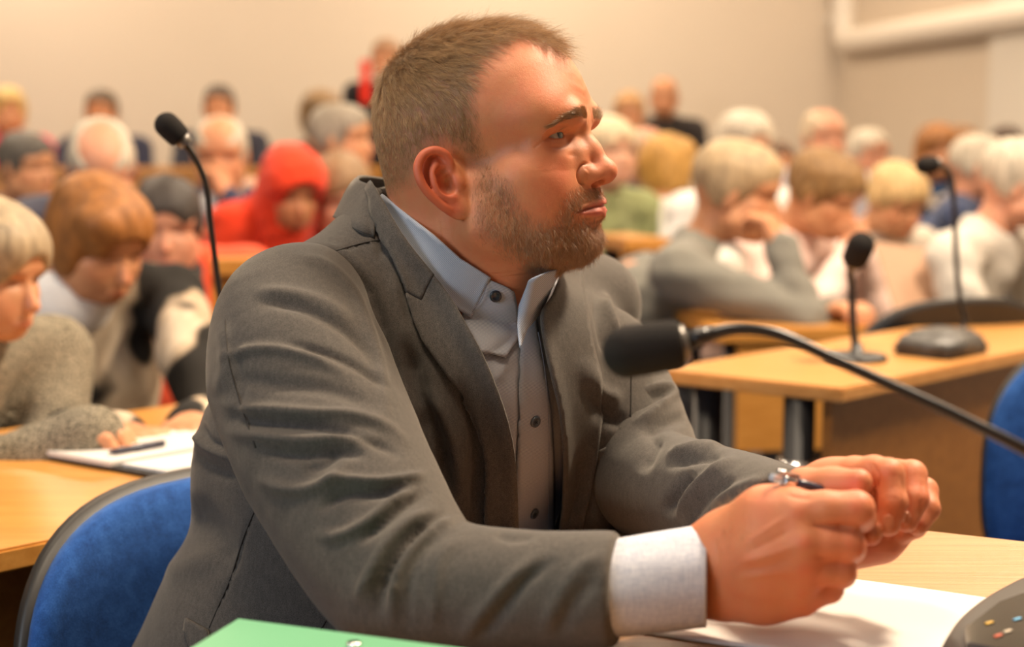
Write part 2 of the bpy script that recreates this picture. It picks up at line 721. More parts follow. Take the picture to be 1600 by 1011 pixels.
def head_sdf(G, detail=True, neck=True, beard=0.0, fat=1.0, ears=True):
    # skull
    G.ell((0, -0.018, 0.052), (0.0765 * fat, 0.093, 0.078), k=0.02)
    G.ell((0, 0.028, 0.055), (0.066, 0.064, 0.060), k=0.03)
    G.ell((0, -0.045, 0.010), (0.062, 0.055, 0.055), k=0.03)
    # temples and brow band
    G.ell((0.030, 0.058, 0.040), (0.036, 0.030, 0.026), k=0.02, sym=True)
    # mid face and cheeks
    G.ell((0, 0.038, -0.030), (0.057 * fat, 0.052, 0.058), k=0.025)
    G.ell((0.047, 0.044, -0.010), (0.022, 0.024, 0.018), k=0.022, sym=True)
    G.ell((0.043, 0.036, -0.040), (0.024 * fat, 0.034, 0.032), k=0.022, sym=True)
    G.ell((0.030, 0.060, -0.016), (0.022, 0.022, 0.020), k=0.02, sym=True)
    G.ell((0.018, 0.072, -0.008), (0.012, 0.016, 0.020), k=0.015, sym=True)
    # muzzle
    G.ell((0, 0.062, -0.046), (0.031, 0.033, 0.030), k=0.02)
    G.ell((0.030, 0.058, -0.038), (0.016, 0.020, 0.022), k=0.02, sym=True)
    # jaw
    G.chain([(0.058, 0.000, -0.018), (0.056 * fat, 0.006, -0.052), (0.036, 0.044, -0.069), (0.012, 0.066, -0.071)],
            [0.014, 0.017, 0.016, 0.016], k=0.022, sym=True)
    G.ell((0, 0.066, -0.070), (0.024, 0.020, 0.018), k=0.016)
    # under the jaw
    G.ell((0, 0.020, -0.064), (0.046 * fat, 0.046, 0.026), k=0.03)
    if neck:
        G.cone((0, -0.040, -0.020), (0, -0.085, -0.140), 0.056, 0.066, k=0.03)
        G.cone((0, 0.000, -0.065), (0, -0.040, -0.170), 0.050, 0.056, k=0.03)
    if not detail:
        G.cone((0, 0.080, 0.020), (0, 0.107, -0.020), 0.006, 0.012, k=0.012)
        G.ell((0.032, 0.088, 0.019), (0.016, 0.012, 0.009), k=0.012, op='sub', sym=True)
        G.ell((0, 0.094, -0.055), (0.022, 0.008, 0.009), k=0.006)
        G.ell((0, 0.104, -0.054), (0.018, 0.008, 0.0012), k=0.004, op='sub')
        if ears:
            G.ell((0.081, -0.010, 0.002), (0.008, 0.020, 0.033), R=rot(-10, 0, -22), k=0.006, sym=True)
        return
    # eye sockets
    G.ell((0.035, 0.0905, 0.020), (0.019, 0.0140, 0.0100), k=0.018, op='sub', sym=True)
    G.ell((0.017, 0.094, 0.018), (0.008, 0.010, 0.011), k=0.012, op='sub', sym=True)
    # brow ridge, lowered over the outer corner
    G.chain([(0.010, 0.0885, 0.0335), (0.028, 0.0875, 0.0370), (0.047, 0.071, 0.031)], [0.0062, 0.0068, 0.006], k=0.014, sym=True)
    # eyeball hull with lids
    ec = np.array(EC)
    G.ell(ec, (0.0136, 0.0132, 0.0132), k=0.006, sym=True)
    G.ell((0.0165, 0.0785, 0.0120), (0.008, 0.010, 0.015), k=0.010, sym=True)
    # brow fat hooding the lid, cheek under the lower lid
    G.chain([(0.016, 0.0820, 0.0300), (0.030, 0.0800, 0.0315), (0.044, 0.0715, 0.0265), (0.053, 0.059, 0.0170)], [0.0030, 0.0048, 0.0056, 0.0050], k=0.010, sym=True)
    G.chain([(0.020, 0.0760, 0.0050), (0.035, 0.0705, 0.0030), (0.048, 0.0610, 0.0060)], [0.0070, 0.0080, 0.0080], k=0.014, sym=True)
    # nose
    G.chain([(0, 0.081, 0.028), (0, 0.0940, 0.006), (0, 0.1040, -0.011)], [0.0078, 0.0072, 0.0085], k=0.012)
    G.ell((0, 0.1055, -0.0155), (0.0112, 0.0112, 0.0098), k=0.007)
    G.ell((0.0115, 0.0930, -0.0175), (0.0088, 0.0130, 0.0082), R=rot(0, 0, 12), k=0.006, sym=True)
    G.cone((0, 0.090, -0.0255), (0, 0.105, -0.0205), 0.0040, 0.0042, k=0.006)
    G.chain([(0.0165, 0.086, 0.002), (0.018, 0.089, -0.012)], [0.006, 0.004], k=0.012, sym=True)
    # nostrils
    G.ell((0.0088, 0.0985, -0.0250), (0.0040, 0.0075, 0.0042), R=rot(10, 0, 14), k=0.003, op='sub', sym=True)
    # mouth
    G.ell((0, 0.074, -0.045), (0.026, 0.0225, 0.022), k=0.012)
    G.chain([(0.0245, 0.0800, -0.0500), (0.014, 0.0905, -0.0460), (0.004, 0.0965, -0.0425), (0, 0.0962, -0.0432)], [0.0018, 0.0036, 0.0042, 0.0040], k=0.005, sym=True)
    G.chain([(0.0240, 0.0800, -0.0520), (0.012, 0.0910, -0.0530), (0, 0.0955, -0.0535)], [0.0018, 0.0044, 0.0050], k=0.005, sym=True)
    # philtrum, dip under the lip
    G.ell((0, 0.0990, -0.0350), (0.0026, 0.0022, 0.006), k=0.004, op='sub')
    G.ell((0, 0.0930, -0.0660), (0.017, 0.0050, 0.0045), k=0.010, op='sub')
    G.ell((0, 0.0780, -0.0740), (0.016, 0.0085, 0.0110), k=0.010)
    # cheek hollow
    G.bump((0.056, 0.040, -0.045), (0.014, 0.02, 0.016), -0.002, sym=True)
    if beard:
        G.chain([(0.058, 0.012, -0.040), (0.055, 0.022, -0.060), (0.038, 0.048, -0.070), (0.014, 0.067, -0.071), (0, 0.070, -0.071)],
                [0.010, 0.012, 0.013, 0.0135, 0.0135], k=0.016, sym=True)
    if ears:
        ear_sdf(G)


def ear_sdf(G):
    # ear plane frame: u forward, v up, n outward (flared to the back)
    for sx in (1, -1):
        o = np.array((0.0745, -0.012, -0.009))
        fl = math.radians(26)
        u = np.array((-math.sin(fl) * 1.0, math.cos(fl), 0.0))       # forward lies against the head
        n = np.array((math.cos(fl), math.sin(fl), 0.0))
        v = np.array((0, 0, 1.0))
        tl = math.radians(18)
        u, v = u * math.cos(tl) + v * math.sin(tl), v * math.cos(tl) - u * math.sin(tl)

        def E(a, b, c=0.0):
            p = o + (u * a + v * b + n * c) * 0.94
            return p * (sx, 1, 1)
        Rm = np.stack([u, v, n], 1) * np.array([sx, 1, 1])[:, None]
        # backing plate and the body that joins the skull
        G.ell(E(-0.010, 0.003, 0.005), (0.0170, 0.0290, 0.0046), R=Rm, k=0.005)
        G.ell(E(-0.003, 0.000, -0.004), (0.013, 0.023, 0.009), R=Rm, k=0.008)
        # helix
        hel = [E(-0.001, 0.006, 0.004), E(0.0035, 0.016, 0.007), E(0.0030, 0.026, 0.009), E(-0.005, 0.0335, 0.011), E(-0.016, 0.0340, 0.013),
               E(-0.0255, 0.0265, 0.0145), E(-0.0290, 0.014, 0.0150), E(-0.0270, 0.000, 0.0140), E(-0.0220, -0.012, 0.0115), E(-0.0165, -0.022, 0.009)]
        G.chain(spline(hel, 3), list(np.interp(np.linspace(0, 9, 28), range(10), [0.0018, 0.0026, 0.0030, 0.0032, 0.0033, 0.0034, 0.0034, 0.0032, 0.0032, 0.0036])), k=0.0028)
        # scapha groove is left between helix and antihelix
        ah = [E(-0.0085, 0.0225, 0.009), E(-0.0150, 0.0150, 0.0115), E(-0.0180, 0.004, 0.0118), E(-0.0160, -0.006, 0.0105), E(-0.0100, -0.0120, 0.009)]
        G.chain(spline(ah, 3), list(np.linspace(0.0026, 0.0032, 13)), k=0.0028)
        G.chain([E(-0.0140, 0.0160, 0.0105), E(-0.0045, 0.0180, 0.0075)], [0.0024, 0.0018], k=0.0025)
        # concha
        G.ell(E(-0.0075, 0.0005, 0.0105), (0.0078, 0.0105, 0.0085), R=Rm, k=0.003, op='sub')
        G.ell(E(-0.0075, 0.0125, 0.0110), (0.0065, 0.0040, 0.0050), R=Rm, k=0.003, op='sub')
        # tragus, antitragus, lobe
        G.ell(E(0.0030, -0.0025, 0.0065), (0.0044, 0.0070, 0.0040), R=Rm, k=0.003)
        G.ell(E(-0.0085, -0.0140, 0.0085), (0.0045, 0.0034, 0.0032), R=Rm, k=0.003)
        G.ell(E(-0.0075, -0.0250, 0.0060), (0.0092, 0.0100, 0.0046), R=Rm, k=0.005)


# frame of the seated man's head
HYAW = math.radians(-90 - 20)
HR = np.array(Euler((math.radians(7), math.radians(0), HYAW), 'XYZ').to_matrix())
HS = 1.035
near_tragus = P(727, 265, 1.305)
HT = near_tragus - HR @ np.array((0.074, 0, 0)) * HS


def h2w(p):
    return (np.asarray(p, float) * HS) @ HR.T + HT


def w2h(p):
    return ((np.asarray(p, float) - HT) @ HR) / HS


def hpx(V):
    "pixel position of head-frame points, mirrored to the near side"
    V = np.array(V, float)
    V[:, 0] = np.abs(V[:, 0])
    return project(h2w(V))


# ------------------------------------------------------------------ the man
SKIN = skin_mat('skin', (0.58, 0.232, 0.100, 1), (0.60, 0.130, 0.058, 1), (0.19, 0.095, 0.045, 1), (0.46, 0.115, 0.070, 1))
HRES = 0.0012 if not globals().get('COARSE') else 0.0028
G = Field((-0.105, -0.165, -0.185), (0.105, 0.135, 0.145), HRES)
head_sdf(G, True, True, beard=1.0)
V, Q = surface_nets(G.F, G.lo, G.h)
V = relax(V, Q, 1, 0.4)
head_me = np_mesh('head', V, Q)
HV, HN = mesh_np(head_me)
HQ = np.empty(len(head_me.loops), dtype=np.int32)
head_me.loops.foreach_get('vertex_index', HQ)
HQ = HQ.reshape(-1, 4)
hp = hpx(HV)

# outlines of hair and beard traced on the near side, mirrored to the far side by hpx
HAIR_POLY = [(560, 330), (560, 10), (900, 0), (905, 62), (893, 82), (872, 78), (838, 62), (802, 52), (775, 62), (748, 84), (737, 112), (734, 150), (738, 190),
             (748, 235), (745, 252), (736, 250), (722, 236), (700, 222), (672, 222), (655, 236), (650, 262), (640, 285), (610, 296), (590, 292)]
BEARD_POLY = [(742, 240), (752, 245), (768, 272), (792, 292), (806, 330), (832, 352), (868, 350), (882, 330), (890, 312), (904, 300), (922, 291), (940, 289), (952, 298), (958, 306), (940, 308), (912, 322), (893, 333), (900, 346), (926, 352), (944, 342), (960, 335),
              (970, 340), (975, 420), (880, 440), (836, 418), (790, 392), (752, 362), (735, 338), (742, 300)]
LIP_POLY = [(897, 332), (910, 325), (924, 317), (938, 311), (952, 307), (958, 325), (952, 336), (932, 339), (912, 336)]
hair_m = soft_poly(hp, HAIR_POLY, 14)
hair_m = np.where(HV[:, 2] < -0.062, 0, hair_m)
beard_m = soft_poly(hp, BEARD_POLY, 16)
beard_m *= np.clip((HV[:, 1] - 0.000) / 0.008, 0, 1)
beard_m *= ~((HV[:, 2] > -0.0285) & (np.abs(HV[:, 0]) < 0.024) & (HV[:, 1] > 0.08))
lip_m = soft_poly(hp, LIP_POLY, 3) * (HV[:, 1] > 0.075)
beard_m *= 1 - np.clip(soft_poly(hp, LIP_POLY, 3) * 1.2, 0, 1)
eard = np.maximum(0, (np.abs(HV[:, 0]) - 0.079) / 0.006)
near_ear = (np.abs(HV[:, 0]) > 0.0785) & (HV[:, 2] < 0.030) & (HV[:, 2] > -0.050) & (HV[:, 1] < 0.012) & (HV[:, 1] > -0.050)
hair_m = np.where(near_ear, 0, hair_m)
red = 0.9 * np.clip(eard, 0, 1) * near_ear  # ruddy ears; the red also paints in the glow of light through them
for c, s, am in (((0.0, 0.108, -0.015), 0.018, 0.55), ((0.045, 0.065, -0.015), 0.024, 0.45), ((0.03, 0.075, 0.06), 0.03, 0.25), ((0.05, -0.02, -0.11), 0.05, 0.35)):
    q = np.abs(HV * [1, 1, 1])
    p = HV.copy()
    p[:, 0] = np.abs(p[:, 0])
    red = np.maximum(red, am * np.exp(-(((p - c) / s) ** 2).sum(1)))
mk = np.stack([np.maximum(hair_m * 0.95, beard_m * 0.60), lip_m, np.clip(red, 0, 1)], 1)
set_color(head_me, 'mk', mk)


def crease(V, N, pts, w, depth, fade=True, sym=True):
    "press (or raise) the skin along a polyline in the head frame"
    pts = spline(pts, 4)
    best = np.full(len(V), 1e9)
    par = np.zeros(len(V))
    for sx in ((1, -1) if sym else (1,)):
        A = pts * (sx, 1, 1)
        for i in range(len(A) - 1):
            ab = A[i + 1] - A[i]
            tt = np.clip(((V - A[i]) @ ab) / (ab @ ab), 0, 1)
            d = np.linalg.norm(V - A[i] - tt[:, None] * ab, axis=1)
            m = d < best
            best = np.where(m, d, best)
            par = np.where(m, (i + tt) / (len(A) - 1), par)
    am = depth * np.exp(-(best / w) ** 2)
    if fade:
        am *= np.clip(np.sin(par * np.pi) * 2, 0, 1)
    return V - N * am[:, None]


for zz, am in ((0.056, 0.0010), (0.067, 0.0011), (0.078, 0.0007)):
    yy = 0.094 - (zz - 0.05) * 0.45
    HV = crease(HV, HN, [(0.0, yy, zz - 0.002), (0.018, yy - 0.003, zz + 0.002), (0.034, yy - 0.014, zz + 0.001), (0.044, yy - 0.024, zz - 0.003)], 0.0018, am, fade=False)
    HV = crease(HV, HN, [(0.0, yy, zz + 0.003), (0.018, yy - 0.003, zz + 0.007), (0.034, yy - 0.014, zz + 0.006)], 0.0030, -am * 0.6, fade=False)
HV = crease(HV, HN, [(0.006, 0.0965, 0.028), (0.0075, 0.0965, 0.045)], 0.0018, 0.0006)
for a in (0.008, 0.0, -0.009):
    HV = crease(HV, HN, [(0.048, 0.064, 0.017 + a * 0.4), (0.060, 0.052, 0.015 + a * 1.5)], 0.0013, 0.0007)


def crease_px(V, N, poly, w, depth, ymin=0.05, fade=0.15):
    "the same, with the line traced on the near side and mirrored; it ends softly"
    poly = spline(poly, 5)
    d, par, _ = seg_dist(hpx(V), poly)
    am = depth * np.exp(-(d / w) ** 2) * (V[:, 1] > ymin)
    am *= np.clip(np.minimum(par, 1.02 - par) / max(fade, 1e-3), 0, 1)
    return V - N * am[:, None]


# wing of the nose
HV = crease_px(HV, HN, [(922, 255), (911, 257), (904, 266), (903, 275), (907, 285), (914, 288)], 2.2, 0.0022, 0.06)
HV = crease_px(HV, HN, [(917, 266), (912, 272), (914, 280)], 5.0, -0.0012, 0.06)
# lips
HV = crease_px(HV, HN, [(905, 326), (920, 320), (940, 313)], 3.0, -0.0012, 0.06)
HV = crease_px(HV, HN, [(906, 335), (922, 333), (942, 329)], 4.0, -0.0020, 0.06)
HV = crease_px(HV, HN, [(897, 332), (908, 329.5), (922, 325), (936, 322), (950, 321)], 1.7, 0.0030, 0.06, 0.05)
HV = crease_px(HV, HN, [(912, 341), (926, 341), (946, 338)], 4.0, 0.0018, 0.06)
# lids wrap the eyeball; the slit is pressed back behind it
SLIT = [(856, 215.5), (861, 211.5), (868, 207.5), (876, 204.5), (884, 203.5), (890, 205.5), (887, 210), (882, 215), (873, 217.5), (863, 217.5)]
sp_ = hpx(HV)
dsl, _, _ = seg_dist(sp_, SLIT, True)
ins = inside_poly(sp_, SLIT)
for sx in (1, -1):
    c_ = np.array(EC) * (sx, 1, 1)
    rv = HV - c_
    rr_ = np.linalg.norm(rv, axis=1)
    near = (rr_ < 0.024) & (HV[:, 0] * sx > 0.012)
    w_ = np.where(ins, 1.0, np.clip(1 - dsl / 9.0, 0, 1) ** 1.3) * near
    lid = 0.0138 + 0.0006 * np.exp(-((dsl - 2.5) / 1.5) ** 2)
    tgt = np.where(ins, np.interp(dsl, [0, 1.6], [0.0132, 0.0100]), lid)
    HV = c_ + rv * ((1 - w_) + w_ * tgt / np.maximum(rr_, 1e-6))[:, None]
HV = crease_px(HV, HN, [(852, 212), (862, 202), (876, 196.5), (888, 197)], 1.6, 0.0012, 0.05)
HV = crease_px(HV, HN, [(858, 227), (870, 230), (884, 226), (893, 214)], 3.0, 0.0011, 0.05)
HV = crease_px(HV, HN, [(856, 216), (846, 222), (834, 232)], 1.6, 0.0008, 0.03)
HV = crease(HV, HN, [(0.020, 0.089, -0.018), (0.029, 0.080, -0.034), (0.035, 0.073, -0.050)], 0.0035, 0.0018)
HV = crease(HV, HN, [(0.020, 0.085, 0.006), (0.034, 0.085, 0.002), (0.048, 0.072, 0.006)], 0.0025, 0.0010)

mesh_set(head_me, h2w(HV))
man = link('person', head_me, SKIN)
tag(man, 'bearded man in grey suit jacket and pale shirt, elbows on the table', 'person', kind='thing')

# eyes
EYE = mat('eye', (0.5, 0.42, 0.36, 1), 0.12)
t = NT(EYE)
tc = t.n('ShaderNodeTexCoord')
sp = t.n('ShaderNodeSeparateXYZ')
t.l(tc.outputs['Object'], sp.inputs[0])
r = t.math('SQRT', t.math('ADD', t.math('POWER', sp.outputs[0], 2.0), t.math('POWER', sp.outputs[2], 2.0)))
rr = t.math('MULTIPLY', r, 100.0)
c = t.ramp(rr, [(0.0, (0.008, 0.006, 0.005, 1)), (0.20, (0.010, 0.008, 0.006, 1)), (0.24, (0.070, 0.085, 0.085, 1)), (0.48, (0.035, 0.050, 0.055, 1)), (0.56, (0.03, 0.03, 0.03, 1)), (0.64, (0.42, 0.34, 0.29, 1))])
t.l(c, t.b.inputs['Base Color'])
t.b.inputs['Coat Weight'].default_value = 0.3
for sx in (1, -1):
    bm = bmesh.new()
    bmesh.ops.create_uvsphere(bm, u_segments=32, v_segments=20, radius=0.0122 * HS)
    e = bm_obj('eye', bm, EYE, man, True)
    e.location = h2w((EC[0] * sx, EC[1] + 0.0010, EC[2]))
    e.rotation_euler = (Matrix(HR) @ Euler((math.radians(3), 0, math.radians(-10 * sx if sx > 0 else -6))).to_matrix()).to_euler()


# ------------------------------------------------------------------ his hair: real strands rooted in the skin
HAIRM = hair_mat('hair_fibre', (0.22, 0.115, 0.045, 1), (0.62, 0.39, 0.18, 1))
BEARDM = hair_mat('beard_fibre', (0.20, 0.085, 0.032, 1), (0.58, 0.34, 0.17, 1))

BROWM = hair_mat('brow_fibre', (0.24, 0.115, 0.045, 1), (0.50, 0.29, 0.13, 1))


def hair_dir(p, n):
    x, y, z = p.T
    w = p - np.array((-0.010, -0.078, 0.100))
    dist = np.linalg.norm(w, axis=1)[:, None]
    w = w / (dist + 1e-6)
    low = np.clip((0.075 - z) / 0.05, 0, 1)[:, None]
    d = w * (1 - low * 0.6) + np.array((0, -0.25, -1.0)) * low
    fr = np.clip((y - 0.01) / 0.04, 0, 1)[:, None] * (1 - low)
    d = d + np.array((0.5, 0.35, 0.10)) * fr
    d = d - n * (d * n).sum(1)[:, None]
    d /= np.linalg.norm(d, axis=1)[:, None] + 1e-9
    up = np.clip((z - 0.05) / 0.06, 0, 1)
    lift = (0.15 + 0.27 * up + 0.20 * fr[:, 0])[:, None]
    d = d + n * lift
    return d / np.linalg.norm(d, axis=1)[:, None]


HFAC = 0.3 if globals().get('COARSE') else 1.0
hd = np.clip(hair_m, 0, 1) ** 1.5 * np.interp(HV[:, 2], [-0.06, -0.02, 0.03], [0.15, 0.6, 1.0])
p, n = sample_surface(HV, HN, HQ, hd, int(72000 * HFAC))
zz = p[:, 2]
ln = np.interp(zz, [-0.05, 0.0, 0.03, 0.07, 0.11, 0.14], [0.002, 0.0035, 0.0055, 0.011, 0.023, 0.030]) * RNG.uniform(0.7, 1.15, len(p))
front = np.clip((p[:, 1] - 0.03) / 0.03, 0, 1)
d = hair_dir(p, n)
strands('hair', h2w(p), d @ HR.T, ln * HS, n @ HR.T, HAIRM, man, seg=6, r0=0.00007, bend=0.13, jitter=0.07, clump=0.0042, clump_amp=0.17)

bdens = np.clip(beard_m, 0, 1) ** 1.2
bdens *= np.clip(0.35 + (HV[:, 1] - 0.01) / 0.06, 0.35, 1)
p, n = sample_surface(HV, HN, HQ, bdens, int(34000 * HFAC))
fw = np.clip((p[:, 1] - 0.02) / 0.06, 0, 1)
ln = (0.0040 + 0.0050 * fw * np.clip((-p[:, 2] - 0.05) / 0.03, 0.2, 1)) * RNG.uniform(0.6, 1.2, len(p))
d = np.stack([0 * fw, -0.1 + 0.35 * fw, -1.0 + 0 * fw], 1)
d = d - n * (d * n).sum(1)[:, None]
d /= np.linalg.norm(d, axis=1)[:, None] + 1e-9
d = d + n * 0.35
strands('beard', h2w(p), d @ HR.T, ln * HS, n @ HR.T, BEARDM, man, seg=5, r0=0.00007, bend=0.15, jitter=0.22, clump=0.003, clump_amp=0.2)

BROW = [(0.010, 0.0395), (0.020, 0.0415), (0.034, 0.0425), (0.046, 0.0380), (0.059, 0.0290), (0.057, 0.0270), (0.045, 0.0335), (0.032, 0.0350), (0.020, 0.0335), (0.010, 0.0330)]
for sx in (1, -1):
    q = np.stack([HV[:, 0] * sx, HV[:, 2]], 1)
    bmask = inside_poly(q, BROW).astype(float) * (HV[:, 1] > 0.05)
    p, n = sample_surface(HV, HN, HQ, bmask, int(1700 * max(HFAC, 0.6)))
    t_ = np.clip((np.abs(p[:, 0]) - 0.01) / 0.04, 0, 1)
    d = np.stack([sx * (0.35 + 0.8 * t_), -0.5 * t_, 0.75 - 1.1 * t_], 1)
    d = d - n * (d * n).sum(1)[:, None]
    d /= np.linalg.norm(d, axis=1)[:, None] + 1e-9
    d = d + n * 0.15
    strands('eyebrow', h2w(p), d @ HR.T, RNG.uniform(0.005, 0.009, len(p)), n @ HR.T, BROWM, man, seg=5, r0=0.00008, bend=0.15, jitter=0.18)
    # lashes
    tt = RNG.random(60)
    ec = np.array(EC)
    arc = spline([ec + (-0.010, 0.0105, 0.001), ec + (-0.004, 0.0145, 0.0038), ec + (0.004, 0.0142, 0.0042), ec + (0.0120, 0.0080, 0.001)], 10)
    r_ = np.stack([np.interp(tt * 30, np.arange(31), arc[:, i]) for i in range(3)], 1) * (sx, 1, 1)
    dd = np.tile((0.1 * sx, 1.0, 0.15), (60, 1)).astype(float)
    strands('eyelashes', h2w(r_), dd @ HR.T, RNG.uniform(0.005, 0.007, 60), np.tile(-HR[:, 2], (60, 1)) * 1.0, BEARDM, man, seg=4, r0=0.00006, bend=0.25, jitter=0.12)
# ------------------------------------------------------------------ clothes of the man
TZ = 0.742                                  # height of the desk tops
CLOTH = mat('suit_cloth', (0.10, 0.09, 0.08, 1), 0.85, spec=0.25)
t = NT(CLOTH)
v = t.coord()
f1 = t.noise(1500, 2, v, 0.7)
f2 = t.noise(260, 3, t.coord((1, 1, 0.35)), 0.6)
f3 = t.noise(14, 3, v)
fac = t.math('ADD', t.math('MULTIPLY', f1.outputs['Fac'], 0.8), t.math('MULTIPLY', f2.outputs['Fac'], 0.2))
c = t.ramp(fac, [(0.36, (0.045, 0.040, 0.036, 1)), (0.50, (0.080, 0.070, 0.061, 1)), (0.64, (0.125, 0.109, 0.093, 1))])
t.l(c, t.b.inputs['Base Color'])
t.bump(fac, 0.5, 0.0006)
t.b.inputs['Sheen Weight'].default_value = 0.25
t.b.inputs['Sheen Roughness'].default_value = 0.4
t.b.inputs['Sheen Tint'].default_value = (0.9, 0.85, 0.75, 1)
SEAMM = mat('seam_thread', (0.035, 0.030, 0.026, 1), 0.9)

# pale shirting with fine blue-grey lines
SHIRT = mat('shirt_cloth', (0.6, 0.6, 0.62, 1), 0.8, spec=0.25)
t = NT(SHIRT)
w = t.n('ShaderNodeTexWave', wave_type='BANDS', bands_direction='Z')
w.inputs['Scale'].default_value = 250.0
w.inputs['Distortion'].default_value = 0.25
w.inputs['Detail'].default_value = 1.0
t.l(t.coord((1, 1, 1), (math.radians(12), math.radians(-14), 0)), w.inputs['Vector'])
c = t.ramp(w.outputs['Fac'], [(0.2, (0.25, 0.27, 0.32, 1)), (0.7, (0.50, 0.50, 0.52, 1))])
t.l(c, t.b.inputs['Base Color'])
t.bump(w.outputs['Fac'], 0.3, 0.0003)
CUFFM = mat('cuff_cloth', (0.55, 0.56, 0.62, 1), 0.8, spec=0.25)
t = NT(CUFFM)
n1 = t.noise(120, 3, t.coord((1, 1, 12)))
n2 = t.noise(120, 3, t.coord((12, 1, 1)))
s_ = t.math('MULTIPLY', t.math('ADD', n1.outputs['Fac'], n2.outputs['Fac']), 0.5)
t.l(t.ramp(s_, [(0.4, (0.40, 0.42, 0.50, 1)), (0.6, (0.60, 0.60, 0.64, 1))]), t.b.inputs['Base Color'])
t.bump(s_, 0.2, 0.0004)

FV = np.array((0.72, -0.69, 0.0))
FV /= np.linalg.norm(FV)
RV = np.array((FV[1], -FV[0], 0.0))
LEAN = 0.42


def torso_R(yaw_f=FV, lean=0.0):
    "columns: right, forward, up of the torso, leaning forward"
    r = np.cross(yaw_f, (0, 0, 1.0))
    up = np.array((0, 0, 1.0)) * math.cos(lean) + yaw_f * math.sin(lean)
    fw = yaw_f * math.cos(lean) - np.array((0, 0, 1.0)) * math.sin(lean)
    return np.stack([r, fw, up], 1)


def torso_sdf(G, infl=0.0):
    R0 = torso_R(FV, 0.30)
    i = infl
    G.ell((-0.070, 1.448, 0.870), np.array((0.190, 0.128, 0.150)) + i, R=R0, k=0.05)
    G.ell((-0.115, 1.445, 0.760), np.array((0.195, 0.152, 0.150)) + i, R=R0, k=0.06)
    G.ell((-0.180, 1.470, 0.620), np.array((0.205, 0.165, 0.160)) + i, R=torso_R(FV, 0.5), k=0.06)
    G.ell((-0.225, 1.480, 0.500), np.array((0.225, 0.175, 0.150)) + i, R=R0, k=0.06)
    ns = P(482, 482, 1.330)
    fs = P(918, 478, 1.59)
    nb = np.array((-0.102, 1.440, 1.000))
    G.cone(ns, nb, 0.051 + i, 0.070 + i, k=0.05)
    G.cone(fs, nb, 0.055 + i, 0.066 + i, k=0.05)
    # upper back
    G.ell((-0.180, 1.485, 0.815), np.array((0.165, 0.095, 0.135)) + i, R=R0, k=0.05)
    # chest under the lapels
    G.ell((0.000, 1.390, 0.880), np.array((0.12, 0.07, 0.10)) + i, R=R0, k=0.05)


NEAR_SLEEVE = [(478, 476, 1.320, 0.058), (458, 510, 1.295, 0.072), (470, 590, 1.255, 0.083), (518, 710, 1.195, 0.080), (590, 845, 1.125, 0.070), (640, 915, 1.090, 0.064)]
NEAR_FORE = [(640, 915, 1.090, 0.064), (720, 926, 1.070, 0.053), (850, 925, 1.050, 0.046), (966, 918, 1.035, 0.0425)]
FAR_SLEEVE = [(918, 484, 1.600, 0.050), (930, 545, 1.575, 0.058), (965, 620, 1.510, 0.061), (995, 700, 1.430, 0.059), (1015, 756, 1.375, 0.055)]
FAR_FORE = [(1015, 756, 1.375, 0.055), (1085, 772, 1.300, 0.050), (1160, 788, 1.215, 0.045), (1232, 808, 1.140, 0.041)]


def arm_sdf(G, chain, infl=0.0, k=0.003):
    pts = [P(a[0], a[1], a[2]) for a in chain]
    sp_ = spline(pts, 4)
    rr_ = np.interp(np.linspace(0, len(chain) - 1, len(sp_)), range(len(chain)), [a[3] + infl for a in chain])
    G.chain(sp_, list(rr_), k=k)


def cut_end(G, p, d, k=0.004):
    "flat cut at point p, removing what lies along d"
    d = np.array(d, float) / np.linalg.norm(d)
    G.put(p - 0.12, p + 0.12, 0.0, None) if False else None
    r = G.sub(np.array(p) - 0.13, np.array(p) + 0.13)
    sl, X, Y, Z = r
    dd = (X - p[0]) * d[0] + (Y - p[1]) * d[1] + (Z - p[2]) * d[2]
    G.F[sl] = smax(G.F[sl], dd.astype(np.float32), k)


def front(V, N, lim=-0.05):
    view = V - np.array([0, 0, CZ])
    view /= np.linalg.norm(view, axis=1)[:, None]
    return np.clip(-((view * N).sum(1)) * 3 + 0.3, 0, 1)


def folds(V, N, lst, gain=1.0):
    px = project(V)
    fr = front(V, N)
    off = np.zeros(len(V))
    for poly, w, amp in lst:
        d, par, _ = seg_dist(px, spline(poly, 5))
        off += amp * gain * np.exp(-(d / w) ** 2) * np.clip(np.minimum(par, 1 - par) / 0.22, 0, 1)
    return V + N * (off * fr)[:, None]


_RQ = [None]


def relax_mesh(V, it):
    return relax(V, _RQ[0], it, 0.5) if _RQ[0] is not None else V


def smooth_noise(V, scale, seed):
    "cheap sum of sines, for soft irregular cloth"
    r = np.random.default_rng(seed)
    o = np.zeros(len(V))
    for _ in range(7):
        k = r.normal(0, 1, 3) * scale
        o += np.sin(V @ k + r.uniform(0, 6.28))
    return o / 7


def sdf_object(name, G, m, parent, deform=None, rel=1):
    V, Q = surface_nets(G.F, G.lo, G.h)
    V = relax(V, Q, rel, 0.5)
    me = np_mesh(name, V, Q)
    _RQ[0] = Q
    if deform:
        V, N = mesh_np(me)
        mesh_set(me, deform(V, N))
    return link(name, me, m, parent)


# ---- the body below the clothes: one surface with the neck, joined into the person mesh
G = Field((-0.50, 1.15, 0.42), (0.20, 1.75, 1.10), 0.008)
torso_sdf(G, -0.020)
torso_body = surface_nets(G.F, G.lo, G.h)

# ---- shirt
SHIRT_H = 0.004
G = Field((-0.28, 1.15, 0.60), (0.18, 1.62, 1.06), SHIRT_H)
torso_sdf(G, -0.008)


